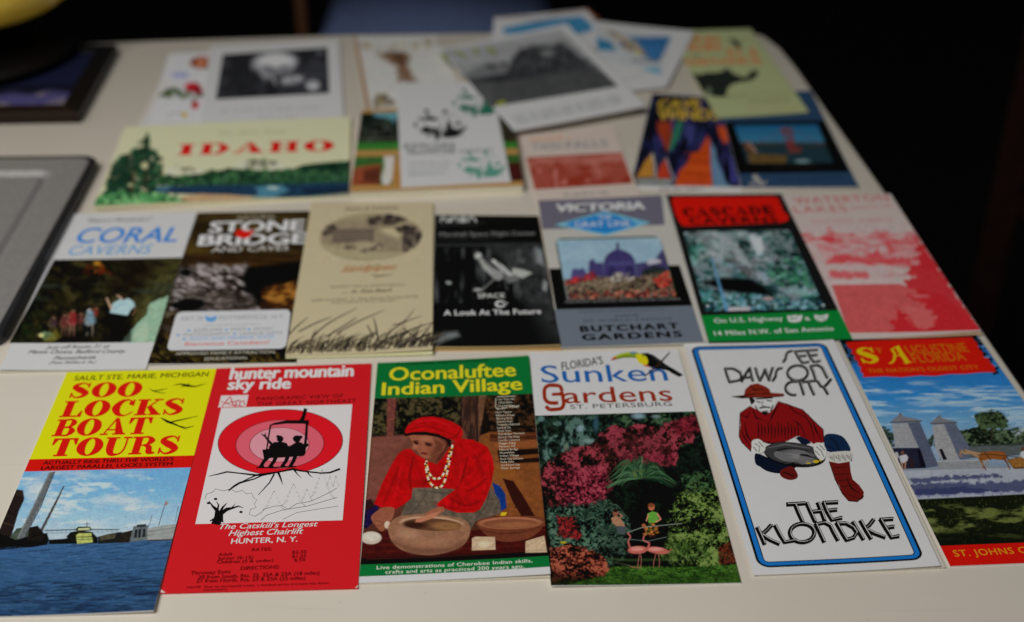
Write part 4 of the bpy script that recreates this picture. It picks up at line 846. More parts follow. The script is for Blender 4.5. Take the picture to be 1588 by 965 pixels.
r.tex([(118,675),(185,675),(220,745),(200,765),(125,755)],[(20,20,14),(70,26,28),(130,36,42),(166,50,52)],7,7,41,3.2,0.9,8); r.ell(145,776,12,5,(180,170,60),0.7)
SR=[(555,640),(590,580),(640,545),(722,505),(765,640),(810,855),(700,866),(560,856),(520,822),(550,740)]
r.tex(SR,[(8,12,6),(26,38,16),(50,70,32),(78,102,48),(104,126,66),(132,150,90)],8.5,7,43,3.2,1.0,8,18,big=0.8); r.tex([(590,520),(715,500),(735,570),(610,590)],[(8,14,10),(30,50,36),(58,86,58),(86,116,80)],9,7,47,3.0,0.9,14)
r.strokes(SR,420,6,15,2.6,0,360,[(126,146,78),(92,118,54),(40,58,26),(130,146,88),(20,30,12)],0.65,0.2,2.2)
r.strokes([(530,840),(700,848),(690,780),(560,780)],90,25,55,3.4,20,160,[(96,122,62),(70,98,46),(50,74,34)],0.8,soft=2.5)
r.poly([(300,730),(560,710),(560,862),(300,862)],(10,14,10),50,0.45)
CR=[(94,800),(160,783),(230,793),(300,830),(328,880),(290,918),(180,932),(97,942)]
r.tex(CR,[(10,10,8),(40,24,18),(90,40,32),(136,66,52),(176,104,82)],7.5,6.5,53,3.2,1.0,8,12); r.poly([(92,885),(200,908),(320,902),(310,944),(94,948)],(10,12,8),30,0.8)
r.tex([(742,780),(795,768),(815,858),(742,850)],[(20,20,12),(80,24,22),(140,36,36),(70,60,30)],7,7,59,3.2,0.9,10)
GRS=[(300,905),(330,868),(420,862),(560,868),(700,862),(818,856),(835,932),(120,948)]
r.tex(GRS,[(34,56,22),(54,86,34),(74,112,44),(94,132,58)],6,3,61,2.4,1.0,6,6); r.strokes(GRS,500,5,11,1.8,60,120,[(76,116,46),(48,80,30),(92,128,56),(36,62,26)],0.6); r.poly([(100,928),(330,908),(840,886),(832,935),(100,948)],(40,66,26),22,0.4)
r.line([(320,838),(400,842),(560,838)],7,(80,104,60),9,0.7); r.line([(340,850),(400,862)],3,(150,150,130),3,0.6); r.poly([(330,845),(560,842),(600,858),(330,864)],(16,24,16),10,0.6)
PK=(190,112,104)
r.ell(430,802,38,15,PK,0.2,-4); r.ell(425,798,26,8,(226,150,140),0.6); r.ell(506,803,44,13,PK,0.2,8); r.ell(500,799,28,7,(228,152,142),0.6); r.line([(545,806),(560,800)],3,(180,100,96))
r.line([(402,796),(394,770),(402,752),(392,738)],(8,6,5,6),PK,2.5,1,True); r.line([(466,798),(474,776),(452,764),(458,742),(466,740)],(8,6,6,5,6),PK,2.5,1,True)
for a,b in ((438,432),(442,444),(500,492),(508,514)): r.line([(a,815),(b,845),(b-2,868)],2,(190,120,110),2)
r.line([(400,866),(440,872)],2.5,(180,120,110),2)
r.ell(345,660,11,13,(150,100,80),0.3); r.ell(345,651,11,7,(50,34,28),0.4); r.poly([(328,680),(348,672),(366,684),(384,714),(372,724),(350,712),(334,700)],(176,134,108),3); r.line([(350,690),(370,672),(360,664)],(7,6,5),(170,124,100)); r.poly([(345,710),(385,712),(380,745),(355,740)],(90,96,100),3)
r.ell(483,638,12,13,(190,124,90),0.3); r.ell(482,631,12,8,(140,84,52),0.6); r.poly([(468,662),(488,654),(506,660),(510,694),(490,700),(472,698)],(112,168,76),3); r.line([(506,664),(518,684),(500,694)],(6,6,5),(206,146,118)); r.line([(470,668),(464,690)],5,(206,146,118)); r.poly([(470,700),(500,698),(502,750),(474,756)],(70,40,34),4,tex=0.4); r.blobs([(450,700),(510,700),(510,740),(455,745)],26,4,8,[(160,90,60),(190,130,60),(90,110,50)],0.7)
r.line([(395,734),(450,715),(520,708),(600,700)],3,(150,160,150),2.5,0.85); r.line([(380,760),(470,768),(540,752)],2.5,(130,144,140),2.5,0.7); r.line([(460,708),(462,745)],3,(190,120,80))
r.done()
v = s.V('sunken_lettering'); v.text('Sunken',62,161,548,151,66,(34,108,172),0.004); v.done()
v = s.V('gardens_lettering'); RU=(158,58,24); v.text('ardens',150,240,566,229,60,RU,0.006)
v.line([(139,190),(132,175),(112,171),(88,172),(74,184),(72,205),(76,226),(92,238),(122,239)],14,RU,True); v.line([(104,206),(141,204)],12,RU); v.line([(139,198),(144,222),(146,244),(136,260),(112,264),(92,264),(80,254)],14,RU,True); v.done()
v = s.V('small_lettering'); v.text("FLORIDA'S",140,113,298,87,30,(50,48,44),0.012); v.done(); v = s.V('city_lettering'); v.text('ST. PETERSBURG',172,262,562,249,16,(88,88,88),0.0,track=1.05); v.done()
v = s.V('toucan_drawing')
v.poly([(440,46),(468,44),(490,52),(515,70),(540,90),(575,110),(605,130),(588,137),(560,122),(545,112),(520,108),(495,108),(470,96),(460,80)],(20,22,22)); v.poly([(326,74),(340,58),(366,46),(400,40),(428,42),(446,52),(436,66),(410,62),(370,64),(345,70)],(150,168,38)); v.poly([(400,42),(420,40),(424,46),(402,48)],(40,120,180)); v.poly([(326,74),(336,62),(350,60),(346,70)],(206,60,30)); v.line([(336,70),(380,58),(430,60)],3,(80,90,20)); v.line([(340,61),(370,49),(402,43)],3,(196,206,90))
v.poly([(424,52),(446,48),(462,58),(470,78),(462,92),(446,88),(430,76)],(226,200,38),True); v.ell(452,54,5,4,(90,140,60)); v.ell(452,54,2.2,2,(10,10,10)); v.line([(455,92),(472,96)],5,(200,40,30)); v.line([(485,58),(520,84)],2.5,(70,76,78)); v.line([(500,92),(545,100)],3,(60,64,66)); v.line([(572,112),(596,126)],5,(60,60,62))
v.line([(553,42),(528,70),(500,98),(478,118),(455,136)],(4,6,7,6,3),(70,48,34)); v.line([(490,100),(500,112)],4,(60,80,140)); v.done()

s = S['daw']
v = s.V('border'); u0,v0 = v.uvof(28,47); u1,v1 = v.uvof(953,893); BL=(38,124,192); PWH=(203,201,203)

v.rring(u0,v0,u1,v1,7,(14,14,20),0.0,1.4); v.rring(u0,v0,u1,v1,7,BL,1.4,4.0); v.rring(u0,v0,u1,v1,7,(20,20,30),4.0,4.6); v.done()
v = s.V('title_lettering'); K=(16,16,16)
def deco(strokes,w,hl,dx,dy):
    for p in strokes: v.line([(x-dx*0.5,y+dy*0.5) for x,y in p],w,K)
    for p in strokes: v.line([(x+dx*0.45,y-dy*0.45) for x,y in p],hl,(196,194,194))
    for p in strokes: v.line([(x+dx*0.85,y-dy*0.85) for x,y in p],2.2,K)
arc=lambda cx,cy,rx,ry,a0,a1,n=12:[(cx+rx*math.cos(math.radians(a0+(a1-a0)*k/n)),cy+ry*math.sin(math.radians(a0+(a1-a0)*k/n))) for k in range(n+1)]
see=[[(428,64),(412,68),(406,78),(403,94),(394,108)],[(440,66),(452,90),(468,112),(494,109)],[(438,66),(480,64)],[(450,86),(482,84)],[(488,64),(498,88),(512,110),(538,106)],[(486,64),(528,62)],[(496,84),(526,82)]]
daw=[[(165,132),(172,158),(182,185)],[(164,132),(196,132),(222,146),(230,164),(222,178),(182,186)],[(230,184),(246,154),(262,130)],[(262,130),(268,158),(274,182)],[(243,168),(268,166)],[(284,130),(292,158),(302,181)],[(302,181),(314,158),(322,136)],[(322,136),(330,160),(338,180)],[(338,180),(344,154),(352,130)],[(388,132),(374,134),(366,146),(364,164),(352,182)],arc(450,152,40,30,0,360,20),[(500,126),(512,152),(520,180)],[(500,126),(528,122),(546,134),(556,154),(566,174)]]
cty=[arc(436,212,34,27,-70,-280,12),[(458,186),(466,212),(474,238)],[(470,188),(522,184)],[(492,188),(502,214),(514,239)],[(528,186),(540,206),(552,210)],[(580,180),(564,200),(552,210)],[(552,210),(560,224),(568,238)]]
for g in (see,daw,cty): deco(g,11,1.8,3,3)
v.done(); v = s.V('foot_lettering')
the=[[(410,668),(478,664)],[(440,668),(454,702),(470,736)],[(486,664),(502,700),(518,734)],[(530,664),(543,696),(556,730)],[(502,698),(545,694)],[(552,663),(566,698),(584,730),(622,722)],[(552,663),(606,661)],[(566,694),(602,690)]]
klo=[[(292,760),(306,790),(320,822)],[(346,750),(330,768),(308,786)],[(308,786),(340,806),(376,822)],[(362,752),(380,786),(398,816),(442,808)],arc(468,780,48,36,0,360,22),[(522,746),(538,780),(554,814)],[(522,746),(556,740),(578,752),(592,780),(608,808)],[(604,744),(622,776),(642,808)],[(604,744),(640,744),(668,760),(682,782),(670,800),(642,808)],[(668,740),(688,774),(708,806)],[(698,736),(718,772),(738,804)],[(748,732),(734,750),(716,766)],[(716,766),(750,784),(792,800)],[(776,732),(796,766),(818,802),(846,797)],[(776,732),(822,730)],[(796,764),(826,760)]]
for g in (the,klo): deco(g,17,3.6,5,4)
v.done()
v = s.V('panner_drawing'); O=(22,8,8); RB=(142,26,30)
v.poly([(284,470),(335,488),(390,508),(440,522),(420,534),(380,548),(330,540),(300,522),(282,508)],(18,30,52),True); v.poly([(440,410),(480,396),(500,430),(470,440)],(24,40,66))
v.poly([(555,402),(590,396),(622,406),(642,428),(655,462),(620,472),(580,468),(556,452)],(26,52,84),True); v.line([(600,404),(630,424),(642,455)],4,(60,96,132)); v.line([(575,412),(600,430),(610,460)],5,(12,26,46)); v.line([(560,440),(590,455)],4,(12,26,46))
v.poly([(560,474),(600,466),(655,466),(664,486),(650,508),(610,512),(574,502)],(196,192,188),True)
for k in range(16): x=572+k*5.6; v.line([(x,476+(k%3)*4),(x+5,492+(k%4)*4)],1.8,(70,66,66))
v.poly([(572,504),(610,512),(652,506),(656,545),(664,575),(690,598),(708,625),(704,650),(680,662),(648,656),(624,630),(612,600),(596,575),(584,545)],(118,32,28),False); 
for p in ([(590,530),(640,526)],[(596,556),(650,552)],[(606,580),(656,576)],[(620,604),(676,596)],[(632,628),(690,650)],[(640,570),(660,610),(690,630)]): v.line(p,(2,6,2),(40,8,8))
v.line([(572,504),(596,575),(624,630),(648,658),(682,662),(708,640)],3,O)
v.poly([(384,536),(425,522),(446,548),(446,566),(425,574),(400,570),(380,556)],(112,32,28),True); v.line([(392,545),(436,560)],5,(44,10,10))
v.poly([(222,312),(262,284),(300,304),(340,310),(372,266),(410,276),(468,300),(490,318),(520,352),(546,376),(552,428),(512,436),(486,416),(450,400),(410,420),(378,432),(330,432),(300,420),(266,446),(264,462),(228,426),(218,404),(224,360)],RB,False)
for k in range(13): x=292+k*13; v.line([(x,345+(k%3)*8),(x+3,380),(x+2,415-(k%4)*4)],(2,6,2),(58,6,10))
for p,w in (([(225,318),(250,330),(262,300)],7),([(268,290),(285,330),(310,340)],7),([(376,270),(350,320),(340,345)],8),([(500,330),(520,380),(540,420)],7),([(470,310),(500,360),(515,420)],5),([(238,350),(250,400),(270,430)],8),([(228,380),(240,410),(262,440)],6),([(410,280),(440,310),(480,330)],5),([(300,420),(350,432),(400,424)],6),([(430,340),(460,360),(480,410)],6)): v.line(p,(2,w,2),(52,6,10))
for p in ([(330,330),(328,400)],[(400,300),(420,360)],[(450,330),(470,390)],[(276,330),(282,390)],[(530,385),(535,425)]): v.line(p,(1,4,1),(150,38,40))
v.line([(222,312),(218,404),(228,426),(264,462)],3,O); v.line([(372,266),(468,300),(520,352),(548,378),(552,428)],3,O); v.line([(222,312),(262,284)],3,O)
v.poly([(258,250),(352,248),(364,272),(352,296),(330,312),(306,308),(284,292),(266,276)],(204,202,202),True); v.poly([(256,250),(282,250),(280,268),(266,280)],(40,36,36))
for p,w in (([(288,266),(304,270)],4),([(326,262),(346,264)],4),([(312,264),(308,282),(318,284)],3),([(300,292),(318,288),(340,290)],6),([(282,284),(292,302)],5),([(352,282),(342,304)],5),([(316,304),(332,304)],3),([(284,256),(350,252)],5)): v.line(p,w,(34,32,32))
v.poly([(306,304),(334,308),(326,320),(312,318)],(30,26,26))
v.poly([(186,246),(238,240),(242,218),(262,200),(290,194),(322,206),(338,218),(342,231),(396,236),(392,245),(330,250),(282,250),(232,252)],(138,52,32),False); v.poly([(186,246),(238,242),(250,248),(232,253)],(20,10,10)); v.line([(240,240),(290,236),(342,234)],4,(46,12,10)); v.line([(262,202),(276,220),(300,218),(330,222)],(2,6,4,2),(60,18,14)); v.line([(240,250),(330,250),(394,244)],3,O)
v.ell(436,476,122,47,(20,18,20),8,40); v.ell(436,474,118,44,(76,74,76),8,40); v.ell(442,482,92,31,(44,42,46),8,36); v.ell(442,484,88,28,(122,120,122),8,36); v.ell(420,480,50,12,(140,138,140),8,30); v.line([(330,450),(400,436),(500,452)],(2,5,2),(120,118,120))
for x,y,a,b in ((490,508,10,5),(520,504,12,6),(538,500,5,4)): v.ell(x,y,a,b,(196,176,40))
v.poly([(268,424),(292,414),(312,426),(322,444),(316,464),(292,472),(272,456)],(204,202,200),True); v.poly([(512,436),(540,432),(560,456),(560,482),(546,500),(526,488),(514,466)],(204,202,200),True)
for p in ([(280,432),(300,444),(296,466)],[(296,426),(314,446)],[(276,446),(288,462)],[(522,446),(540,462),(552,486)],[(518,462),(534,480)],[(536,440),(554,460)]): v.line(p,2.5,(40,36,36))
v.done()

s = S['sta']
r = s.R('gate_photo', s.bleed(None,None,857,829), 0.45)
r.grad([(0,(40,70,100)),(0.1,(38,112,176)),(0.34,(64,138,192)),(0.47,(120,160,190)),(0.6,(150,165,185)),(1,(40,46,26))])
r.cloud((168,188,206),0.5,0.68,190,20,205,370,4,4,0.7); r.cloud((188,200,212),0.54,0.7,110,11,225,340,4,12,0.75); r.strokes([(120,380),(720,330),(760,400),(160,400)],26,60,140,5,-4,10,[(176,192,206)],0.6,0.1,5)
r.blobs([(-5,48),(70,45),(85,130),(50,150)],90,5,12,[(16,20,18),(24,34,28),(10,12,12),(60,90,120)],0.6); r.blobs([(500,28),(548,26),(640,190),(600,180)],80,5,11,[(16,22,20),(26,36,28),(90,130,170),(12,14,14)],0.6); r.poly([(0,46),(545,28),(545,44),(10,64)],(14,16,18),4)
r.blobs([(140,400),(180,385),(240,440),(230,470),(190,470)],60,5,13,[(60,72,60),(44,56,46),(80,92,76)],0.6); r.blobs([(340,430),(400,420),(430,465),(340,470)],40,5,12,[(56,68,56),(70,84,70)],0.6)
r.tex([(470,404),(560,388),(640,400),(900,385),(900,470),(480,470)],[(24,32,24),(48,62,46),(76,90,68),(104,116,94)],10,8,5,3.0,1.0,6,12); r.blobs([(660,390),(860,380),(860,415),(680,420)],40,6,15,[(176,186,192),(150,164,172)],0.5,a=0.6)
PL=[(535,345),(560,328),(600,324),(640,334),(668,362),(668,392),(630,398),(590,405),(550,388)]
r.tex(PL,[(20,28,20),(44,58,42),(70,88,62),(96,112,84)],9,7,3,3.0,1.0,6,12); r.strokes(PL,90,10,30,3,0,360,[(74,92,64),(34,46,34),(96,112,80)],0.9); r.line([(604,395),(604,440)],6,(70,64,54))
r.poly([(395,470),(560,462),(900,452),(900,490),(400,520)],(98,104,104),4,tex=0.15); r.line([(470,466),(900,456)],3,(60,66,66))
r.poly([(238,346),(226,352),(204,372),(216,378),(320,372),(328,364),(290,356),(256,350),(246,336)],(130,128,134),2,tex=0.1); r.line([(204,374),(326,367)],4,(84,84,96)); r.ell(242,341,6,6,(120,118,124))
r.poly([(212,380),(272,375),(316,472),(222,472)],(158,156,160),2,tex=0.12,ts=8); r.poly([(272,375),(320,371),(395,545),(345,552),(316,472)],(98,102,122),2,tex=0.12,ts=8); r.poly([(195,474),(320,472),(345,552),(230,556)],(46,46,66),3,tex=0.2); r.poly([(310,480),(322,480),(345,545),(325,550)],(24,24,40),3)
r.poly([(396,346),(384,354),(362,376),(374,382),(462,376),(468,370),(432,362),(410,356)],(130,128,134),2); r.line([(362,378),(466,373)],4,(84,84,96)); r.ell(398,350,6,6,(120,118,124))
r.poly([(370,384),(414,379),(478,520),(405,522),(380,470)],(160,158,160),2,tex=0.12,ts=8); r.poly([(414,379),(460,376),(515,468),(514,516),(478,520)],(106,110,128),2,tex=0.12,ts=8); r.poly([(396,478),(408,476),(428,518),(412,520)],(36,34,46),2)
for k in range(8): r.line([(218+k*5,394+k*10),(278+k*5,390+k*10)],1.3,(132,130,136),2,0.6); r.line([(378+k*4,398+k*10),(420+k*7,394+k*10)],1.3,(132,130,136),2,0.6)
r.poly([(390,524),(592,518),(592,548),(390,554)],(146,146,150),3,tex=0.12); r.line([(390,526),(592,520)],3,(176,174,174))
r.poly([(235,558),(900,540),(1000,640),(290,680)],(166,168,178),3,tex=0.08,ts=20)
for q in ([(268,596),(420,582),(625,576),(640,586),(480,598),(300,612)],[(278,618),(420,606),(560,608),(760,600),(900,612),(900,640),(560,650),(300,658)],[(290,640),(480,622),(640,640),(320,664)]): r.poly(q,(68,72,110),8,0.85,rag=12,rs=18)
r.line([(290,662),(900,640)],5,(150,150,178),4,0.7); r.line([(240,560),(900,542)],4,(130,124,130),4,0.7)
GR=[(300,675),(900,645),(1100,830),(400,858)]
r.poly(GR,(30,36,20),5,tex=0.3,ts=16); r.cloud((128,134,78),0.5,0.68,80,20,690,835,4,21,0.75); r.strokes(GR,500,5,14,2,50,130,[(52,62,32),(84,92,46),(24,28,16),(110,116,62)],0.6); r.poly([(396,800),(1080,770),(1110,840),(400,858)],(22,28,16),26,0.75)
BR_=(150,96,50)
r.poly([(545,496),(575,488),(640,486),(660,500),(662,516),(640,520),(600,516),(570,522),(548,512)],BR_,2.5,sm=True); r.poly([(560,492),(530,486),(500,478),(486,482),(480,490),(494,498),(520,496),(548,512)],(168,140,112),2.5); r.line([(482,484),(478,500),(484,506)],(6,7,5),(160,124,96)); r.line([(492,482),(500,488)],3,(70,40,24)); r.line([(560,515),(566,535),(580,558)],(8,6,4),(120,76,40)); r.line([(555,518),(570,540),(568,556)],(7,5,4),(150,110,76)); r.line([(650,512),(664,532),(674,556)],(9,6,4),(120,72,36)); r.line([(660,505),(676,530)],4,(60,36,24)); r.line([(575,490),(600,520)],3,(60,40,30)); r.line([(548,500),(600,498),(720,510)],2.5,(60,44,34))
r.poly([(662,520),(700,510),(800,506),(800,550),(690,555)],(150,110,60),3,tex=0.3); r.ell(735,498,20,16,(190,190,196)); r.line([(690,552),(860,545)],4,(60,44,34)); r.ell(724,478,8,8,(110,80,64))
r.ell(252,492,7,8,(120,84,70)); r.poly([(238,505),(266,498),(276,512),(266,530),(246,535)],(186,184,192),2.5); r.line([(250,530),(252,555)],6,(170,130,104)); r.line([(264,528),(262,552)],6,(170,130,104)); r.ell(228,505,9,16,(176,170,176)); r.line([(232,520),(236,550)],5,(150,120,100)); r.poly([(272,512),(292,512),(300,550),(280,552)],(60,44,50),3)
r.done(0.05,0.06)
v = s.V('red_title_panel'); rn=random.Random(4); T0=[(30,60),(120,52),(250,46),(380,42),(525,38)]; R0=[(532,50),(545,62),(552,84),(566,98),(570,116),(590,122),(596,140),(612,150),(618,176)]; B0=[(560,176),(500,182),(440,182),(380,190),(320,188),(250,195),(180,192),(95,197)]; L0=[(98,184),(84,172),(90,160),(76,150),(78,136),(60,124),(66,112),(50,104),(54,90),(38,80)]
v.poly(T0+R0+B0+L0,(198,36,16)); v.done()
v = s.V('title_lettering'); YY=(206,176,24); AM=(190,118,22)
v.glyphs('S',92,142,168,137,60,YY,fat); v.line([(200,140),(214,134),(222,112),(216,92),(206,86)],(4,9,11,9,4),YY,True); v.line([(232,76),(246,100),(272,136)],(16,17,17),YY); v.line([(206,86),(228,76),(240,76)],(4,6,5),YY); v.line([(258,138),(288,135)],4,YY); v.line([(216,112),(250,108)],4,YY)
v.text('T',150,100,180,99,18,AM,0.02); v.text('UGUSTINE',276,104,516,94,34,AM,0.004); v.text('FLORIDA',300,138,506,128,34,AM,0.004); v.text("THE NATION'S OLDEST CITY",120,179,556,162,15,AM,0.012,track=1.05); v.done()
v = s.V('red_foot_band'); v.poly(s.bleed(856,828,None,None),(198,30,18)); v.done()
v = s.V('foot_lettering'); v.text('ST. JOHNS COUNTY',460,898,925,874,24,(204,150,34),0.006,track=1.1); v.done()

# ------------------------------------------------------------------ second row
s = S['cor']
r = s.R('cave_photo', [(290,327),s.edge('R',312),s.edge('R',762),(52,776)], 0.55, (38,36,22))
r.tex([(200,300),(1010,290),(900,790),(0,800)],[(12,10,6),(28,26,14),(48,44,24),(74,68,40)],50,34,3,2.4,1.0,4,0); r.poly([(985,310),(1010,330),(860,700),(720,680),(700,560),(800,420)],(78,76,42),40,0.4,tex=0.3,ts=30); r.tex([(985,312),(1010,330),(860,700),(720,690),(740,560),(830,420)],[(40,40,22),(68,66,38),(96,92,58)],30,16,13,2.4,0.8,40,ang=-60); r.poly([(700,330),(860,330),(740,520),(560,470)],(34,22,16),50,0.7)
r.cloud((60,70,60),0.52,0.7,120,30,440,560,5,15,0.7)
r.blobs([(430,340),(560,345),(600,400),(440,400)],16,8,18,[(130,50,20),(90,40,18),(150,80,30)],0.5,1.0); r.ell(520,345,18,10,(190,140,50),0.9)
r.poly([(900,515),(870,640),(825,765),(650,768),(690,710),(730,670),(780,620),(800,560)],(152,178,158),6,tex=0.12,ts=14,rag=6); r.poly([(690,740),(780,650),(800,700),(780,760)],(176,190,172),14,0.6)
r.poly([(560,560),(720,600),(700,765),(540,765)],(12,10,8),20,0.8)
r.poly([(590,608),(592,580),(606,556),(650,532),(690,532),(715,550),(724,578),(702,588),(682,622)],(172,196,206),4,sm=False); r.line([(610,590),(650,560),(680,560)],5,(130,156,170),6,0.7); r.poly([(592,622),(678,622),(668,700),(656,766),(588,766)],(8,8,10),4)
r.line([(572,532),(582,556),(596,584)],(9,10,12),(190,160,140),4); r.line([(628,516),(644,528),(660,536)],(8,10,12),(190,160,140),4); r.line([(716,578),(724,600),(708,620)],8,(120,90,70),5); r.ell(664,528,10,12,(60,44,36),0.5)
for x,y,w,h,c,l in ((285,668,30,34,(80,60,64),(100,90,60)),(345,665,26,42,(110,60,56),(120,90,76)),(388,650,30,50,(146,56,58),(150,112,100)),(432,650,16,36,(120,70,66),(70,50,46)),(485,645,36,52,(128,156,170),(150,140,130)),(512,612,14,30,(140,56,50),(60,50,44))):
    r.poly([(x-w*0.55,y-h*0.8),(x,y-h*0.95),(x+w*0.7,y-h*0.7),(x+w*0.75,y+h*0.3),(x+w*0.2,y+h*0.6),(x-w*0.85,y+h*0.5)],c,14,0.92,tex=0.35,ts=8); r.line([(x-w*0.5,y-h*0.5),(x-w*0.95,y+h*0.1),(x-w*0.5,y+h*0.35)],w*0.24,l,9,0.8); r.line([(x-w*0.3,y+h*0.45),(x-w*0.45,y+h*1.05),(x-w*0.55,y+h*1.6)],w*0.3,l,10,0.85); r.line([(x+w*0.25,y+h*0.45),(x+w*0.25,y+h*1.6)],w*0.3,l,10,0.8); r.ell(x+5,y-h*1.08,10,11,(140,108,88),0.9); r.ell(x+6,y-h*1.22,11,7,(30,22,18),0.9)
r.poly([(445,685),(490,680),(490,712),(440,712)],(20,24,26),6); r.poly([(205,725),(240,710),(290,722),(305,750),(240,758)],(110,130,100),8,tex=0.5); r.ell(222,732,14,10,(200,190,140),0.7); r.line([(470,600),(480,592)],8,(190,190,200),6); r.poly([(300,700),(330,740),(290,765),(230,765)],(120,110,40),10,0.7)
r.blobs([(60,760),(200,560),(260,600),(200,765)],50,8,20,[(30,44,24),(20,26,16),(50,56,30)],0.9,a=0.6); r.poly([(330,720),(560,700),(600,768),(300,770)],(14,12,10),30,0.55); r.done(0.08)
v = s.V('title_lettering'); B1=(44,132,206); v.text('CORAL',390,236,942,226,80,B1,0.018,0.12,1.0); v.text('CAVERNS',355,301,795,291,50,(84,152,206),-0.002,0.12,1.05); v.done()
v = s.V('small_lettering'); D=(96,96,100); v.text('"Nature\'s Wonderland"',455,126,800,113,18,D,0.004,0.3); v.done(); v = s.V('address_lettering'); D=(84,84,88); v.text('Just off Route 31 at',245,804,580,793,18,D,0.004,0.3); v.text('Manns Choice, Bedford County,',150,831,668,819,19,D,0.01,0.3); v.text('Pennsylvania',285,861,508,853,19,D,0.008,0.3); v.text('(Near Bedford, Pa.)',262,884,508,876,14,D,0.0,0.3); v.done()

s = S['sto']
r = s.R('rock_photo', None, 0.55, (52,40,22))
r.cloud((98,80,38),0.35,0.7,140,60,40,300,5,3,0.85); r.poly([(280,290),(870,280),(850,360),(250,370)],(58,40,20),30,0.7,tex=0.3); r.cloud((96,66,30),0.5,0.7,240,14,290,380,4,31,0.7)
RK=[(170,470),(210,370),(330,345),(470,360),(560,345),(600,470),(640,600),(150,600)]
r.tex(RK,[(26,20,18),(60,50,44),(104,94,90),(138,128,128),(172,164,166)],34,12,3,2.8,1.0,24,14,ang=16); r.tex([(200,500),(420,470),(600,520),(620,600),(300,600)],[(40,32,28),(90,80,74),(124,114,112)],26,9,9,2.6,0.7,24,ang=-12); r.poly([(560,360),(700,345),(860,330),(850,420),(700,470),(640,560),(560,500),(530,420)],(10,8,8),26); r.tex([(635,492),(700,460),(845,438),(835,585),(700,578),(650,530)],[(60,36,18),(104,66,28),(140,96,42),(166,120,60)],40,12,7,2.6,1.0,14,ang=-14); r.poly([(640,540),(760,560),(820,580),(640,590)],(60,34,20),12,0.8)
r.ell(250,566,88,34,(6,6,6),0.3,-4); r.ell(235,392,40,26,(12,10,10),0.8); r.ell(160,700,60,22,(96,92,94),0.9,10); r.poly([(120,600),(190,600),(130,800),(60,800)],(58,46,28),14,0.7,tex=0.5)
r.tex([(25,890),(110,680),(200,815),(840,800),(825,885)],[(16,12,8),(36,28,14),(62,52,24),(96,82,36)],22,12,5,2.8,0.95,20,ang=30); r.poly([(720,800),(800,790),(826,850),(740,840)],(10,10,10),12); r.poly([(120,820),(700,818),(690,846),(120,850)],(40,30,18),12,0.6); r.cloud((140,128,110),0.6,0.75,70,40,600,720,4,55,0.5)
r.done(0.08)
v = s.V('title_lettering'); WH=(206,204,204); v.text('NATURAL',510,106,718,98,18,(180,174,160),0.0); v.text('STONE',352,177,866,165,58,WH,0.05); v.text('BRIDGE',294,247,880,234,56,WH,0.05); v.text('AND CAVES',370,284,782,272,30,(200,196,192),0.0); v.done()
v = s.V('red_leaf'); v.poly([(500,172),(530,160),(560,168),(602,163),(590,180),(578,198),(552,208),(520,204),(500,190)],(206,40,26),True); v.done()
v = s.V('white_text_panel'); c=[(188,604),(798,589),(770,796),(131,812)]
def rq(v,q,r,c):
    q=np.array(q,float); P=[]
    for i in range(4):
        a,b,d=q[i-1],q[i],q[(i+1)%4]; u=(a-b)/np.linalg.norm(a-b); w=(d-b)/np.linalg.norm(d-b)
        for k in range(7): t=k/6; P.append(b+u*r*(1-t)**2+w*r*t**2)
    v.poly(P,c)
rq(v,c,34,(192,191,196)); v.done()
v = s.V('panel_lettering'); g=(140,140,146); bl=(112,156,202); v.text('EXIT 26',212,651,325,645,18,g,0.0); v.text('POTTERSVILLE, N.Y.',412,645,760,635,18,g,0.0); v.line([(330,676),(635,668)],3,(160,160,164)); v.poly([(340,626),(370,632),(400,624),(396,646),(370,658),(344,648)],bl,True); v.text('EXPLORE',280,710,430,705,16,g,0.0); v.text('FISH',475,704,550,700,16,g,0.0); v.text('PICNIC',598,702,700,697,16,g,0.0); v.text('PHOTOGRAPHY',220,735,470,727,16,g,0.0); v.text('UNIQUE GIFTS',520,727,750,720,16,g,0.0); v.text('ROCK AND MINERAL SHOP',258,755,706,741,15,bl,0.0); v.text('Bienvenue Canadiens!',228,786,680,772,20,(206,104,84),0.006)
for x,y in ((252,704),(452,698),(572,695),(195,728),(495,720),(228,750)): v.ell(x,y,9,7,bl,0,5)
v.text('NORTH',550,625,640,620,9,(176,176,178),0.0); v.done()
v = s.V('foot_lettering'); v.text('APPROVED FAMILY ATTRACTION',180,836,708,822,15,(190,186,176),0.0); v.text('EDUCATIONAL',335,862,566,853,15,(190,186,176),0.0); v.done()

s = S['san']
r = s.R('hotel_picture', [(222,105),(815,100),(815,385),(205,390)], 0.6, (174,161,133))
EL=lambda k,c,so:r.ell(517,242,286*k,134*k,c,so,-2)
EL(1.0,(150,138,110),0.08); r.poly([(240,200),(330,160),(520,150),(560,120),(640,115),(760,160),(800,220),(790,290),(640,330),(250,280)],(140,126,104),20,0.9,tex=0.2)
r.blobs([(500,150),(620,110),(720,140),(640,170),(520,175)],60,6,18,[(64,54,50),(50,42,40),(84,72,64)],0.7); r.blobs([(640,190),(740,170),(800,220),(790,290),(700,320),(640,240)],110,6,20,[(60,50,48),(84,72,66),(48,40,40),(110,98,84)],0.7); r.blobs([(240,210),(310,165),(340,200),(280,240)],30,5,14,[(60,52,50),(90,80,70)],0.7)
r.poly([(310,200),(540,195),(540,270),(300,275)],(112,98,86),4); 
for k in range(19): r.line([(314+k*12,205),(311+k*12,270)],3,(72,62,58),3)
for y in (215,232,250): r.line([(306,y+3),(540,y)],2.5,(150,138,114),3)
r.poly([(540,205),(590,215),(690,245),(690,318),(560,290),(540,270)],(150,136,112),4)
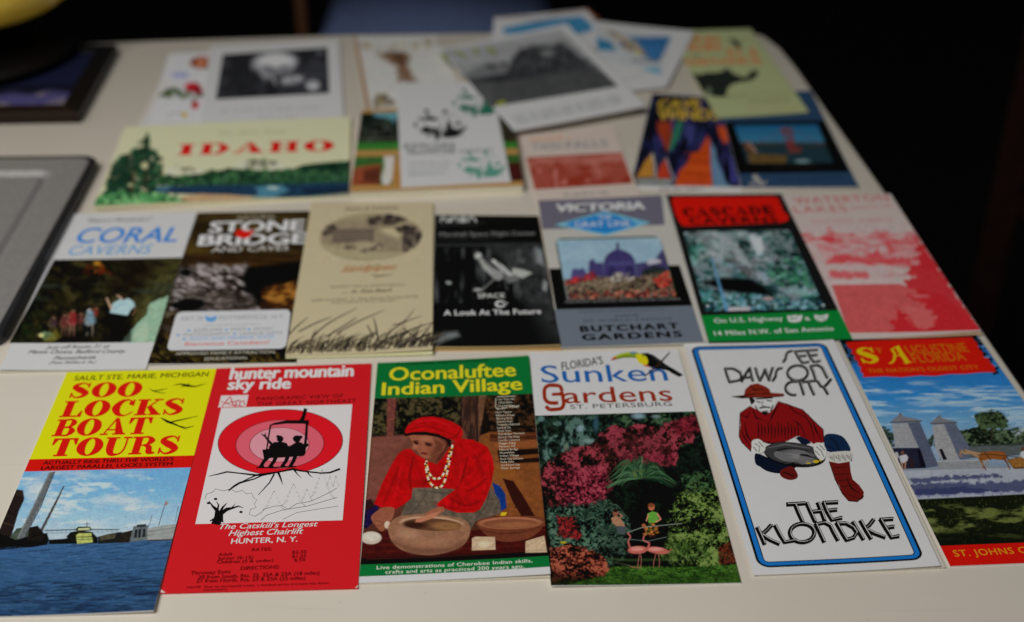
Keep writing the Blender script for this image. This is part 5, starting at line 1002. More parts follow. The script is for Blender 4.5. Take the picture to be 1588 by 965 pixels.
for k in range(9): r.line([(560+k*14,225+k*5),(558+k*14,290+k*4)],4,(96,84,74),3)
r.poly([(560,200),(640,190),(700,240),(660,245)],(170,158,128),4); r.line([(640,190),(760,150)],8,(166,152,122),6)
r.blobs([(360,290),(560,280),(600,320),(400,330)],50,6,16,[(96,84,74),(160,148,122),(120,106,90),(70,60,56)],0.7); r.ell(480,285,60,20,(156,144,118),0.8); r.poly([(250,290),(500,330),(700,330),(560,372),(330,350)],(158,146,118),14,0.9,tex=0.1)
r.cut([(517+286*math.cos(a)*1.0,242+134*math.sin(a)-10*math.cos(a)) for a in np.linspace(0,6.283,60)],lin((174,161,133))); r.done(0.05)
v = s.V('orange_script_lettering'); v.text('Sandpiper',350,438,648,423,34,(156,96,34),0.01,0.35); v.line([(520,452),(560,460),(640,450)],(2,8,2),(96,84,66)); v.line([(545,455),(542,480)],2,(110,98,76)); v.line([(640,424),(668,408)],(5,1),(156,96,34)); v.done()
v = s.V('small_lettering'); D=(120,110,86); v.text('Rates & Schedule',375,97,665,88,20,(104,94,76),0.008,0.2); v.done(); v = s.V('address_lettering'); v.text('RESORT INN & APARTMENTS',295,527,706,515,13,D,0.0); v.text('on',360,556,385,555,9,D); v.text('St. Pete Beach',408,556,632,547,20,(96,88,70),0.012,0.2); v.text('6000 Gulf Blvd., St. Pete Beach, Florida 33706',190,601,780,582,13,D,0.0,0.1); v.text('Area Code 813  Phone 360-5551',300,613,655,602,12,D,0.0,0.1); v.done(); v = s.V('small_lettering'); v.text('THE',400,408,570,402,8,(140,130,104)); v.done()
v = s.V('beach_grass_drawing'); rn=random.Random(3)
for k in range(230):
    x=rn.uniform(50,860); t=(x-50)/810; yb=895-25*t-rn.uniform(0,30); L=rn.uniform(25,120)*(0.6+0.7*rn.random()); a=math.radians(rn.uniform(35,80)); q=rn.uniform(0.1,0.6)
    c=rn.choice([(70,62,54),(96,86,70),(52,44,42),(120,108,84)]); dx,dy=L*math.cos(a),-L*math.sin(a)
    v.line([(x,yb),(x+dx*0.35,yb+dy*0.55),(x+dx*(1+q),yb+dy)],(rn.uniform(4,10),5,1.2),c,True)
for p,w in (([(190,800),(290,720),(440,640)],5),([(330,780),(460,710),(590,655)],5),([(60,790),(110,740),(170,690)],5),([(120,770),(220,720),(300,690)],5),([(560,830),(545,740),(530,690)],9),([(500,740),(540,820)],7),([(600,800),(690,730),(800,690)],5),([(620,820),(760,760),(862,730)],6),([(700,760),(800,840),(850,860)],7),([(640,740),(700,720),(760,650)],4),([(780,830),(830,770),(862,725)],7),([(270,800),(400,720),(440,690)],5),([(690,850),(760,800),(800,730)],8)): v.line(p,(w,w*0.8,1.5),(74,66,56),True)
v.done()

s = S['nas']
r = s.R('black_cover', s.bleed(None,None,888,884), 0.55, (18,18,18))
r.poly([(30,120),(700,125),(720,286),(30,288)],(7,7,7),3); r.poly([(30,289),(720,287),(722,304),(30,306)],(52,52,52),3)
r.poly([(360,300),(690,298),(790,900),(700,780),(560,600),(470,420)],(58,58,58),60,0.9,tex=0.5,ts=40); r.cloud((110,110,110),0.55,0.8,30,120,310,640,4,3,0.5); r.poly([(560,620),(660,640),(790,880),(680,860)],(40,40,40),60,0.7); r.poly([(630,310),(670,330),(685,420),(640,400)],(140,140,140),26,0.8); r.poly([(680,500),(704,520),(695,570),(672,556)],(150,150,150),16,0.8); r.poly([(40,845),(110,808),(180,800),(196,825),(120,850),(60,880)],(120,120,120),26,0.9)
G1=(170,168,164); r.ell(303,360,20,18,G1,0.4); r.ell(335,375,20,14,(60,60,60),0.6); r.line([(318,385),(350,425),(420,480)],(22,40,44),(150,148,144),8); r.line([(388,388),(440,430),(495,480)],(16,26,22),(190,188,182),6); r.line([(410,400),(480,470)],6,(80,80,80),5); r.poly([(500,430),(560,440),(618,460),(560,490),(500,475)],(160,158,152),8); r.ell(415,470,34,28,(140,138,134),0.6); r.poly([(440,480),(520,470),(540,500),(480,520)],(110,108,106),8); r.line([(390,500),(340,545),(310,562)],6,(130,128,124),5); r.ell(300,557,24,10,(150,148,144),0.6); r.line([(455,500),(470,555)],12,(70,70,70),10); r.line([(340,400),(390,440)],5,(90,90,88),5); r.ell(133,516,16,9,(150,150,146),0.7,10); r.ell(555,390,18,14,(90,90,90),0.9); r.done(0.1)
v = s.V('agency_logo'); W=(186,184,180)
def worm(dx):
    v.line([(x+dx,y) for x,y in [(88,164),(92,142),(104,137),(116,150),(126,163),(138,158),(142,138)]],8,W,True)
worm(0); v.line([(146,164),(160,140),(174,140),(184,163)],8,W,True); v.line([(236,139),(206,139),(198,146),(206,152),(226,152),(232,158),(224,163),(196,163)],8,W,True); v.line([(244,163),(258,139),(274,139),(292,163)],8,W,True); v.done()
v = s.V('white_lettering'); d=(72,72,72); v.text('National Aeronautics and',85,178,340,171,9,d); v.text('Space Administration',85,190,300,184,9,d); v.done(); v = s.V('centre_lettering'); v.text('Marshall Space Flight Center',80,248,636,240,22,(128,126,124),0.008); v.text('Huntsville, Alabama',80,269,405,263,11,(70,70,70)); v.done(); v = s.V('title_lettering'); v.text('SPACE',300,606,458,603,26,(176,174,168),0.02); v.text('A Look At The Future',105,706,667,699,30,(204,202,194),0.03,track=1.05); v.line(arc(435,640,30,16,-40,-320,14),(5,12,12,5),W); v.line([(440,645),(472,635)],5,W); v.done()

s = S['vic']
GP=(106,101,112); GB=(106,110,118)
v = s.V('grey_band'); v.poly([(0,60),(s.edge('R',55)[0]-22,52),(718,216),(30,238)],GP); v.done()
v = s.V('black_panel'); v.poly([(76,457),(160,455),(700,440),(800,440),(872,664),(115,682)],(10,10,10)); v.done()
v = s.V('grey_foot_band'); v.poly([(100,683),(872,664),(934,866),(120,900)],GB); v.done()
v = s.V('picture_frame'); rq(v,[(108,289),(690,277),(790,618),(172,634)],40,(48,62,44)); v.done()
r = s.R('domed_building_photo', [(118,297),(690,286),(781,614),(178,630)], 0.55, (138,158,170))
r.cloud((156,172,180),0.45,0.7,160,40,280,420,4,3,0.5)
PU=(70,62,104)
r.poly([(380,520),(378,430),(386,400),(402,376),(430,358),(448,350),(452,322),(462,322),(468,350),(500,360),(532,378),(552,410),(560,500)],PU,7,tex=0.15,ts=14); r.ell(456,324,8,12,(60,50,80),0.5); r.poly([(400,420),(540,415),(545,440),(398,444)],(92,88,130),10,0.6); r.poly([(410,440),(440,440),(440,510),(405,510)],(46,42,80),8,0.6); r.poly([(500,440),(540,440),(550,510),(505,510)],(46,42,80),8,0.6)
r.poly([(294,505),(298,420),(310,404),(330,410),(335,425),(375,425),(385,520)],(74,66,106),8,tex=0.2); r.poly([(196,515),(205,462),(225,456),(240,462),(262,452),(280,470),(300,520)],(84,76,118),8); r.poly([(555,430),(620,420),(660,415),(690,370),(705,352),(730,400),(760,500),(560,510)],(76,68,104),9,tex=0.2); r.poly([(620,415),(640,402),(690,408),(700,425),(625,438)],(170,164,170),6); r.poly([(590,470),(650,445),(720,450),(740,480),(640,510),(590,500)],(44,50,50),12,tex=0.4)
r.poly([(160,520),(330,500),(560,510),(700,480),(790,470),(800,640),(180,640)],(112,96,84),12,0.95)
R2=[(165,520),(330,505),(560,505),(740,470),(785,600),(185,620)]
r.tex(R2,[(34,24,26),(74,56,48),(112,94,78),(140,124,104)],13,9,3,2.8,1.0,8); r.blobs(R2,200,4,9,[(124,108,90),(100,82,70),(70,54,48),(142,126,106),(52,40,38),(108,90,80),(86,94,68)],0.7,0.7); r.blobs([(160,525),(330,470),(340,510),(170,545)],60,5,11,[(180,50,60),(150,40,50),(120,50,50)],0.7); r.blobs([(640,520),(740,470),(770,560),(690,560)],50,5,12,[(180,60,50),(150,50,44),(190,100,80)],0.7); r.blobs([(180,590),(780,575),(785,612),(190,622)],110,6,14,[(150,70,60),(110,44,44),(170,110,90),(70,40,40)],0.7,0.5); r.blobs([(430,480),(540,480),(560,530),(420,530)],40,5,10,[(170,160,150),(130,120,110)],0.7); r.done(0.1)
v = s.V('title_lettering'); WH=(196,190,184); v.text('VICTORIA',118,146,610,136,42,(60,58,66),0.05,0.12); v.text('VICTORIA',110,140,612,130,42,WH,0.055,0.12); v.done()
v = s.V('blue_diamond'); v.poly([(110,213),(385,138),(640,204),(390,274)],(118,168,190)); v.poly([(135,212),(386,147),(612,204),(390,265)],(44,122,172)); v.text('THE',350,184,424,181,24,(196,200,204),0.012); v.text('GRAY LINE',222,228,530,220,30,(206,206,206),0.014,track=1.08); v.line([(140,210),(190,204),(180,216),(140,212)],4,(150,190,206)); v.line([(560,205),(612,203),(565,212)],5,(150,190,206)); v.done()
v = s.V('small_lettering'); v.text('PARLIAMENT BUILDINGS, VICTORIA, BRITISH COLUMBIA',165,647,806,631,9,(140,136,136)); v.done(); v = s.V('small_lettering'); v.text('COMPLETE TOURS INCLUDING THE',245,701,720,689,11,(82,84,94)); v.text('HOME',445,727,576,721,13,(70,72,80)); v.text('OF WORLD FAMOUS',265,754,757,742,14,(66,68,74),0.0,track=1.15); v.done()
v = s.V('garden_lettering'); v.text('BUTCHART',250,806,800,791,31,(14,14,18),0.055,track=1.25); v.text('GARDENS',260,852,818,836,31,(14,14,18),0.055,track=1.25); v.done()

s = S['cas']
v = s.V('red_title_panel'); rn=random.Random(8)
q=[(40,66),(60,57),(200,57),(400,56),(600,54),(632,62),(640,90),(655,120),(660,140),(678,150),(690,175),(682,192),(640,202),(560,204),(400,212),(250,216),(130,222),(100,218),(82,195),(60,150),(48,110)]; v.poly(q,(188,26,12)); v.done()
v = s.V('title_lettering'); KD=(34,10,8); v.glyphs('CASCAD',110,168,545,156,48,KD,fat,0.1); v.text('E',558,156,618,154,48,KD,0.05); v.text('CAVERNS',142,210,636,199,34,KD,0.04,track=1.15); v.done()
r = s.R('waterfall_photo', [(104,252),(692,243),(893,682),(226,694)], 0.55, (40,66,64))
r.cloud((24,34,34),0.42,0.6,60,40,240,700,5,3,0.9); r.cloud((78,140,122),0.5,0.7,90,60,240,700,5,7,0.75); r.cloud((156,152,150),0.5,0.66,70,34,240,420,5,13,0.75); r.cloud((120,140,150),0.54,0.7,50,24,400,700,5,19,0.7); r.cloud((10,14,14),0.55,0.68,80,50,240,700,5,23,0.85)
r.poly([(200,270),(360,270),(460,370),(520,480),(560,540),(460,500),(360,420),(260,400)],(140,132,132),30,0.7,tex=0.4,ts=16); r.poly([(400,290),(450,275),(480,330),(470,370),(520,420),(500,460),(440,380),(410,330)],(16,14,16),14); r.poly([(545,300),(690,260),(740,340),(720,400),(560,390)],(20,24,28),26,0.85); r.poly([(466,270),(510,262),(540,290),(548,350),(540,385),(512,392),(500,340)],(172,172,178),10)
r.poly([(200,530),(330,505),(480,520),(560,570),(640,640),(560,600),(420,590),(340,585)],(10,12,12),18); r.poly([(150,490),(260,480),(300,520),(180,530)],(30,60,70),16,0.7); r.tex([(110,260),(692,245),(890,680),(226,692)],[(10,18,18),(34,60,56),(64,104,92),(110,140,136),(160,164,164)],20,11,33,2.4,0.42,4,0,ang=25,big=1.2); r.poly([(200,530),(330,505),(480,520),(560,570),(640,640),(560,600),(420,590),(340,585)],(8,10,10),22); r.blobs([(560,450),(720,380),(830,560),(640,560)],110,6,20,[(60,110,84),(40,84,66),(90,130,110),(24,50,44)],0.8,0.6,0.8); r.blobs([(200,560),(330,590),(640,620),(880,640),(880,685),(230,690)],160,6,18,[(80,120,126),(50,84,90),(120,146,150),(24,40,44),(60,110,100)],0.8,0.6,0.8)
r.line([(266,405),(300,530),(348,690)],(9,13,18),(86,128,150),7,0.9); r.poly([(360,670),(480,668),(470,692),(350,694)],(160,150,150),8); r.ell(574,624,30,9,(150,130,124),0.7); r.done(0.1)
v = s.V('green_foot_band'); v.poly(s.bleed(716,690,None,None),(0,110,50)); v.done()
v = s.V('foot_lettering'); W=(196,206,196); v.text('On U.S. Highway',280,757,660,744,24,W,0.02,track=1.05); v.text('14 Miles N.W. of San Antonio',280,826,942,802,25,W,0.02,track=1.05); v.text('&',782,746,812,744,20,W,0.02); v.poly([(680,716),(700,720),(722,714),(745,719),(765,713),(762,740),(750,752),(722,756),(692,752),(684,738)],W); v.poly([(830,714),(868,720),(908,711),(906,732),(890,746),(872,752),(848,746),(834,734)],W); v.text('87',700,742,745,740,14,(0,110,52),0.01); v.text('10',852,742,892,740,14,(0,110,52),0.01); v.done()
for x,y in ((120,263),(880,662),(240,664)):
    v = s.V('corner_stud'); v.ell(x,y,9,7,(150,156,156)); v.done()

s = S['wat']
r = s.R('mountain_print', s.bleed(250,245,845,843), 0.6, (163,146,140))
PI=(176,60,66); r.cloud((170,110,108),0.45,0.7,100,30,330,560,5,3,0.7)
M=[(190,345),(215,315),(245,300),(268,258),(275,285),(320,300),(380,300),(400,285),(425,310),(480,310),(540,280),(600,290),(680,300),(740,290),(760,310),(900,470),(900,520),(560,470),(250,470)]
r.poly(M,(172,100,100),10,0.75,rag=14,rs=30); r.cloud(PI,0.5,0.64,60,18,290,360,5,5,0.8); r.poly([(215,325),(250,300),(400,305),(470,318),(380,340),(220,345)],PI,10,0.9,rag=12,rs=16); r.cloud((166,146,140),0.5,0.66,70,22,300,560,5,25,0.8)
r.poly([(240,465),(300,415),(360,400),(400,430),(480,425),(540,380),(560,430),(640,430),(720,440),(720,475),(480,462),(330,462)],PI,12,0.8,rag=16,rs=22); r.poly([(580,340),(600,335),(640,400),(600,420)],PI,8,0.7,rag=8); r.poly([(260,500),(480,515),(500,545),(290,552)],PI,14,0.75,rag=16,rs=20); r.poly([(240,478),(520,482),(640,500),(520,500),(280,496)],(166,146,140),10,0.7); r.poly([(270,560),(440,548),(600,560),(680,570),(640,580),(290,580)],(168,150,144),8,0.85)
r.poly([(285,582),(660,578),(720,600),(900,640),(1150,860),(390,880)],(166,82,80),8,tex=0.06,ts=40); r.noise(160,5,0.05,3,9)
D=[(735,310),(760,315),(1112,850),(600,850),(640,815),(600,790),(650,770),(640,700),(690,740),(760,720),(800,690),(730,660),(700,640),(820,640),(740,620),(700,590),(690,560),(740,540),(690,530),(720,480),(790,470),(740,440),(780,410),(735,390),(760,360)]
r.poly(D,(164,40,46),10,0.95,rag=18,rs=24); r.poly([(690,700),(800,700),(860,760),(850,815),(780,830),(740,800),(700,760)],(172,96,92),18,0.8,rag=26,rs=20); r.poly([(720,638),(820,640),(830,656),(740,656)],(176,100,98),8,0.8,rag=8); r.line([(705,548),(750,540)],8,(172,140,134),8,0.8); r.done(0.06)
v = s.V('red_lettering'); D=(158,84,76); v.text('WATERTON',85,131,606,117,36,D,0.004,track=1.1); v.text('LAKES',85,182,378,175,36,D,0.0,track=1.15); v.text('NATIONAL PARK',395,164,632,150,15,(158,102,96),0.0); v.text('SOUTHERN ALBERTA',176,242,628,234,24,(162,118,112),-0.004,track=1.1); v.done()

# ------------------------------------------------------------------ back rows
s = S['ida']
r = s.R('painted_lake', s.bleed(500,440,None,None), 0.7, (187,183,150))
r.poly([(430,705),(520,690),(560,700),(640,720),(760,700),(830,660),(900,648),(1000,668),(1080,700),(1120,720),(600,745),(430,730)],(196,190,160),8,0.9); r.blobs([(780,690),(860,655),(960,650),(1020,672),(900,700)],50,5,12,[(90,96,84),(130,130,110),(60,70,62)],0.7,0.5); r.blobs([(470,690),(560,690),(590,720),(500,720)],22,5,11,[(110,110,90),(150,146,120)],0.7,0.5); r.poly([(470,705),(500,735),(440,742),(420,720)],(200,192,160),6)
r.poly([(380,790),(380,745),(480,745),(620,728),(760,702),(900,710),(1060,710),(1130,680),(1260,664),(1390,655),(1390,770),(1100,785),(600,800)],(44,78,54),8,tex=0.3,ts=20)
r.blobs([(400,750),(760,710),(1100,710),(1390,665),(1390,745),(800,770),(400,790)],200,8,24,[(34,64,46),(56,92,62),(24,48,38),(70,104,70)],0.8,0.5); r.strokes([(400,780),(1100,740),(1390,720),(1390,780),(420,795)],150,14,34,5,80,100,[(66,110,80),(38,66,50),(90,126,96)],0.7); r.poly([(1080,715),(1200,680),(1380,668),(1385,690),(1200,705)],(22,44,36),10,0.8)
r.poly([(340,800),(600,792),(1000,782),(1390,762),(1390,830),(1100,850),(860,845),(520,838),(340,830)],(38,62,82),6,tex=0.2,ts=24); r.poly([(880,795),(1020,785),(1060,810),(980,850),(880,850),(900,820)],(86,130,144),16,0.8); r.poly([(1120,800),(1380,785),(1390,815),(1150,835)],(22,40,54),14,0.7); r.poly([(360,800),(460,795),(420,830),(350,825)],(80,116,130),10,0.7); r.ell(975,800,30,8,(160,176,170),0.7)
r.poly([(500,850),(600,836),(760,838),(900,852),(1100,850),(1390,812),(1390,850),(500,920)],(168,142,112),10,tex=0.15); r.poly([(860,850),(1050,846),(1380,815),(1380,830),(900,870)],(70,120,120),10,0.6); r.line([(500,865),(560,885),(640,890)],7,(60,60,44),8,0.8)
r.poly([(30,930),(60,870),(120,815),(300,825),(420,835),(500,870),(560,900),(300,930)],(82,132,86),10,tex=0.3,ts=18); r.blobs([(60,890),(130,820),(480,840),(520,880),(300,910)],90,6,16,[(104,154,106),(66,110,70),(130,168,120),(48,84,56)],0.8,0.5,0.8)
TR=[(125,830),(150,700),(185,650),(250,620),(300,600),(340,600),(390,640),(410,700),(370,790),(350,830)]
r.poly([(180,650),(260,615),(300,640),(260,700)],(120,116,96),12,0.7); r.blobs(TR,190,9,26,[(28,58,44),(40,76,54),(20,42,34),(52,92,64)],0.7,0.6); r.poly([(330,512),(344,560),(336,600),(352,640),(300,640),(314,600),(304,560)],(30,66,50),8); r.strokes([(300,560),(345,560),(400,760),(260,760)],120,16,40,5,160,200,[(30,62,46),(48,86,60),(18,38,32)],0.8); r.poly([(370,600),(384,640),(376,700),(356,700),(362,640)],(36,72,54),8); r.poly([(140,690),(210,640),(240,700),(230,800),(120,830)],(32,60,46),14,0.85,tex=0.4,ts=14); r.line([(262,720),(246,825)],9,(100,64,40),6,0.8); r.line([(330,720),(310,820)],7,(80,54,36),6,0.7); r.ell(315,690,16,18,(180,176,140),0.8); r.done(0.07)
v = s.V('red_title_lettering'); v.glyphs('IDAHO',476,636,1290,607,56,(186,28,28),fat,0.13); v.done()
v = s.V('script_lettering'); v.text('The Gem State',680,535,1030,520,24,(150,150,116),0.0,0.3,1.3); v.done()

s = S['ros']
v = s.V('blue_script_lettering'); v.text('Butch',452,236,650,222,40,(86,92,150),0.02,0.25); v.done()
r = s.R('rose_picture', [(440,112),(700,105),(690,465),(330,480)], 0.8, (165,163,166))
r.ell(610,158,62,32,(110,52,30),0.3); r.ell(612,150,34,18,(150,96,70),0.6); r.ell(600,170,20,12,(170,120,90),0.8)
for k in range(3): r.ell(470+k*26,222,14,14,(104,108,160),0.8,a=0.7); 
r.ell(562,285,42,26,(140,28,38),0.4); r.ell(590,305,26,18,(120,20,34),0.5); r.ell(545,278,16,10,(176,52,60),0.7); r.ell(574,376,20,22,(150,40,46),0.5); r.ell(520,428,16,14,(160,140,50),0.6)
r.blobs([(395,315),(470,290),(540,310),(545,345),(500,340),(400,335)],34,8,18,[(66,78,50),(90,100,70),(50,60,40)],0.6); r.line([(540,310),(560,350),(570,370)],5,(70,80,50)); r.blobs([(560,325),(620,320),(615,345),(565,345)],10,6,12,[(66,78,56),(100,106,90)],0.6); r.line([(430,430),(470,415),(510,425)],4,(110,110,100),5); r.done()
v = s.V('orange_border_line'); v.line([(432,246),(300,462)],7,(186,150,136)); v.line([(300,462),(580,462)],4,(176,158,150)); v.done()

s = S['por']
r = s.R('portrait_photo', [(718,116),(1258,82),(1268,318),(680,350)], 0.8, (40,40,43))
r.cloud((66,66,70),0.45,0.7,100,60,80,350,4,3,0.7); r.poly([(1090,190),(1260,195),(1280,320),(900,340),(950,240)],(54,54,58),26,0.8)
r.poly([(890,170),(900,140),(950,118),(1020,112),(1075,128),(1095,165),(1080,200),(1030,215),(985,225),(945,262),(925,235),(900,205)],(132,130,132),26,tex=0.2); r.ell(880,178,18,22,(110,108,110),0.8); r.ell(990,152,92,38,(176,174,176),0.9); r.ell(960,195,40,18,(96,94,96),1.0,20); r.ell(1030,188,34,14,(100,98,100),1.0,-10); r.poly([(910,190),(960,205),(945,262),(925,240)],(120,118,120),14,0.8); r.line([(960,215),(1010,220),(1060,205)],8,(96,94,96),10,0.7)
r.poly([(935,250),(965,235),(995,290),(1005,345),(945,335)],(32,32,34),30,0.8); r.line([(975,240),(990,270)],8,(150,150,152),8); r.poly([(1015,250),(1060,228),(1120,228),(1140,250),(1090,268),(1030,275)],(138,136,138),18,tex=0.3); r.ell(1182,278,32,24,(160,158,160),0.8); r.ell(1180,270,18,10,(130,128,130),0.8); r.line([(1110,220),(1240,230)],10,(80,80,84),12,0.7); r.ell(1215,110,14,10,(100,100,104),0.9); r.done()
v = s.V('small_lettering'); v.greek(700,416,1225,396,12,(140,138,138),(4,2,4,2,9,8),2); v.done(); v = s.V('small_lettering'); v.greek(900,446,1110,440,9,(140,138,138),(6,2,5),3); v.done(); v = s.V('small_lettering'); v.greek(950,380,1000,378,9,(150,148,148),(3,),3); v.done()

s = S['map']
r = s.R('brown_map_drawing', None, 0.9, (158,156,152))
r.poly([(85,122),(105,122),(172,470),(150,482)],(124,92,56),8,0.8); r.poly([(200,205),(260,185),(330,190),(362,215),(352,260),(378,310),(392,335),(300,330),(298,262),(240,235)],(104,78,54),18,0.9,rag=14,rs=20); r.poly([(260,195),(330,200),(340,260),(300,250)],(74,54,40),20,0.8); r.blobs([(190,400),(270,390),(280,450),(190,460)],24,8,20,[(104,92,72),(80,70,56),(130,120,96)],0.8,0.6,0.8); r.cloud((136,130,120),0.55,0.7,120,20,115,190,4,3,0.6); r.blobs([(130,150),(460,140),(460,165),(140,180)],14,8,24,[(136,126,110),(150,144,130)],0.9,0.4,0.7); r.done()

s = S['barn']
r = s.R('landscape_photo', [s.edge('L',485),s.edge('R',460),s.edge('R',655),s.edge('L',665)], 0.8, (30,36,30))
r.poly([(180,480),(320,478),(300,530),(200,530)],(96,140,148),14,0.9); r.blobs([(110,500),(330,520),(330,620),(100,620)],90,8,24,[(24,34,28),(44,52,40),(18,24,22),(60,64,56)],0.8); r.poly([(90,628),(920,612),(920,660),(90,668)],(62,112,52),8,tex=0.2); r.blobs([(770,500),(900,520),(900,620),(790,620)],70,8,20,[(50,44,30),(30,32,24),(70,60,40)],0.8); r.line([(110,610),(320,606)],6,(120,116,100),8,0.6); r.done()
r = s.R('monument_photo', [s.edge('L',694),s.edge('R',684),s.edge('R',812),s.edge('L',834)], 0.8, (70,100,54))
r.poly([(70,700),(240,695),(230,740),(70,745)],(60,96,50),12,tex=0.3); r.poly([(70,755),(140,740),(222,730),(215,832),(60,838)],(128,72,48),8,tex=0.25); r.poly([(140,760),(220,745),(212,828),(135,820)],(70,40,32),14,0.7,tex=0.3); r.poly([(232,685),(262,672),(285,690),(288,780),(262,826),(232,838),(222,800),(238,740)],(172,166,160),6); r.poly([(285,700),(330,690),(330,832),(270,836)],(146,112,66),8); r.poly([(820,690),(920,686),(920,720),(830,722)],(60,90,46),8); r.poly([(830,725),(920,720),(920,812),(840,815)],(70,30,26),10,tex=0.3); r.done()

s = S['yel']
GN=(40,98,80)
def plant(v,dx,dy,k,c):
    """broad-leaved plant print, traced from the black one"""
    Q=lambda l:[(((X/5.36+600)-520)*3.1125*k+dx,((Y/5.36+120)-20)*3.1125*k+dy) for X,Y in l]
    rn=random.Random(5)
    for l in ([(280,455),(320,408),(365,425),(400,425),(436,442),(442,400),(456,392),(448,440),(436,516),(404,520),(396,474),(350,468),(318,470)],[(470,505),(486,470),(494,410),(512,356),(534,392),(540,420),(600,436),(655,418),(664,424),(632,458),(592,494),(540,506)],[(452,496),(470,452),(478,430),(484,452),(476,490)],[(262,352),(290,330),(300,352),(350,318),(372,340),(404,336),(422,360),(380,366),(330,360)],[(460,290),(478,272),(502,284),(490,306),(470,304)],[(306,286),(328,268),(352,280),(334,300)],[(560,392),(600,372),(612,392),(590,404)],[(220,400),(250,376),(244,420)]):
        big=len(l)>5
        v.poly(Q(l),c,True)
    for k2 in range(26):
        X,Y=rn.uniform(260,640),rn.uniform(300,500); a=rn.uniform(-1,1); v.line(Q([(X,Y),(X+26,Y-16*a-8)]),rn.uniform(2,6)*k,c)
v = s.V('green_plant_drawing'); plant(v,200,-140,0.86,GN) if False else plant(v,218,-62,0.92,GN); v.done()
v = s.V('black_plant_drawing'); plant(v,0,0,1.0,(30,30,32)); v.done()
v = s.V('green_plant_drawing'); plant(v,250,248,0.9,(84,128,114)); v.done()
v = s.V('title_lettering'); v.text('EXPLORE',336,658,580,652,22,(74,76,70),0.012,track=1.1); v.text('YELLOWSTONE',344,686,580,680,22,(74,76,70),0.012); v.text('COUNTRY',600,680,765,673,16,(96,98,92),0.0); v.done()
for k in range(3):
    v = s.V('small_lettering'); v.greek(350,735+k*26,560-k*14,728+k*26,12,(144,144,142),(7,4,6,3,5),k); v.done()

s = S['blu']
v = s.V('blue_band'); v.poly([(308,108),(420,84),(560,62),(690,52),(735,85),(745,118),(650,142),(560,120),(320,136)],(62,112,138)); v.done()
v = s.V('brown_printed_line'); v.line([(280,62),(420,58),(480,72),(560,44),(715,28)],5,(120,96,84)); v.line([(715,28),(770,66)],10,(120,76,50)); v.done()
s = S['sail']
r = s.R('sailing_picture', [(748,160),(1122,148),(1062,300),(1075,340)] if False else [(750,100),(1125,148),(1075,335),(770,250)], 0.9, (150,150,150))
r.poly([(760,150),(830,170),(860,215),(770,212)],(52,106,132),10); r.poly([(890,150),(1125,150),(1065,268),(1010,255),(930,190)],(56,96,130),10,tex=0.3); r.poly([(790,105),(850,120),(960,180),(1010,240),(940,220),(860,160)],(140,128,110),12,0.9,tex=0.4,ts=16); r.blobs([(850,150),(960,190),(1000,240),(900,210)],40,5,14,[(120,90,100),(80,80,110),(160,150,140),(150,140,70)],0.8); r.line([(940,262),(1020,268),(1060,262)],8,(50,56,70),8,0.8); r.poly([(990,300),(1060,290),(1080,325),(1030,335)],(100,136,150),14,0.9); r.done()
v = s.V('small_lettering'); v.greek(880,360,1000,330,9,(130,130,128),(6,4,5),4); v.done()

s = S['mou']
r = s.R('cliff_photo', [(14,212),(590,120),(868,392),(250,490)], 0.8, (112,112,112))
r.grad([(0,(140,140,138)),(0.4,(120,120,118)),(0.6,(80,80,80)),(1,(86,86,86))]); r.cloud((150,150,150),0.45,0.65,140,18,120,330,4,3,0.6)
r.poly([(70,352),(200,300),(270,280),(330,300),(350,335),(250,360)],(104,104,104),12,0.9,tex=0.2); r.poly([(200,350),(335,325),(352,260),(395,210),(470,195),(545,200),(590,180),(630,205),(745,302),(600,325),(300,372),(80,366)],(58,58,60),12,tex=0.5,ts=14); r.strokes([(380,220),(600,190),(700,290),(380,330)],120,14,50,4,60,110,[(96,96,96),(66,66,68),(26,26,28),(120,120,120)],0.6); r.poly([(490,220),(545,212),(560,240),(510,250)],(120,120,120),14,0.8); r.ell(255,292,30,9,(56,56,56),0.7); r.ell(318,282,16,10,(50,50,52),0.7); r.poly([(470,340),(745,302),(860,388),(640,420),(260,480),(270,380)],(74,74,74),14,0.85,tex=0.1,ts=30); r.noise(60,7,0.2,3,5); r.done()
v = s.V('green_year_lettering'); 
for t,x,y in (('1',32,268),('9',104,254),('7',180,240),('1',262,236)): v.text(t,x,y,x+(34 if t!='1' else 20),y-5,34,(118,124,44),0.04)
v.done(); v = s.V('olive_square'); v.poly([(278,466),(322,458),(326,474),(282,484)],(128,132,40)); v.done()
for k in range(3):
    v = s.V('small_lettering'); v.greek(350+k*14,540+k*14,870+k*8,440+k*14,9,(128,128,124),(6,3,8,5,4,7,6),k); v.done()

s = S['fal']
v = s.V('small_lettering'); v.greek(440,654,600,640,18,(176,128,96),(9,),1); v.done(); v = s.V('small_lettering'); v.greek(622,642,648,638,16,(170,140,100),(1,),2); v.done()
v = s.V('grey_title_lettering'); v.text('TWIN',458,700,600,690,34,(120,122,124),0.01); v.text('FALLS',622,690,822,676,34,(120,122,124),0.01); v.done()
r = s.R('red_printed_picture', [(424,732),(884,706),(938,855),(464,886)], 0.8, (140,74,62))
r.cloud((160,108,98),0.4,0.65,120,26,700,800,4,3,0.8); r.cloud((128,50,32),0.45,0.65,70,40,760,900,4,9,0.85); r.poly([(570,745),(600,770),(610,800),(560,810),(550,780)],(130,56,40),12,0.8); r.cloud((166,112,104),0.58,0.7,40,60,780,880,4,19,0.7); r.line([(430,736),(884,710)],6,(130,66,50),8,0.8); r.done()
v = s.V('small_lettering'); v.greek(600,918,820,906,14,(120,118,112),(4,7,3,5),2); v.done()

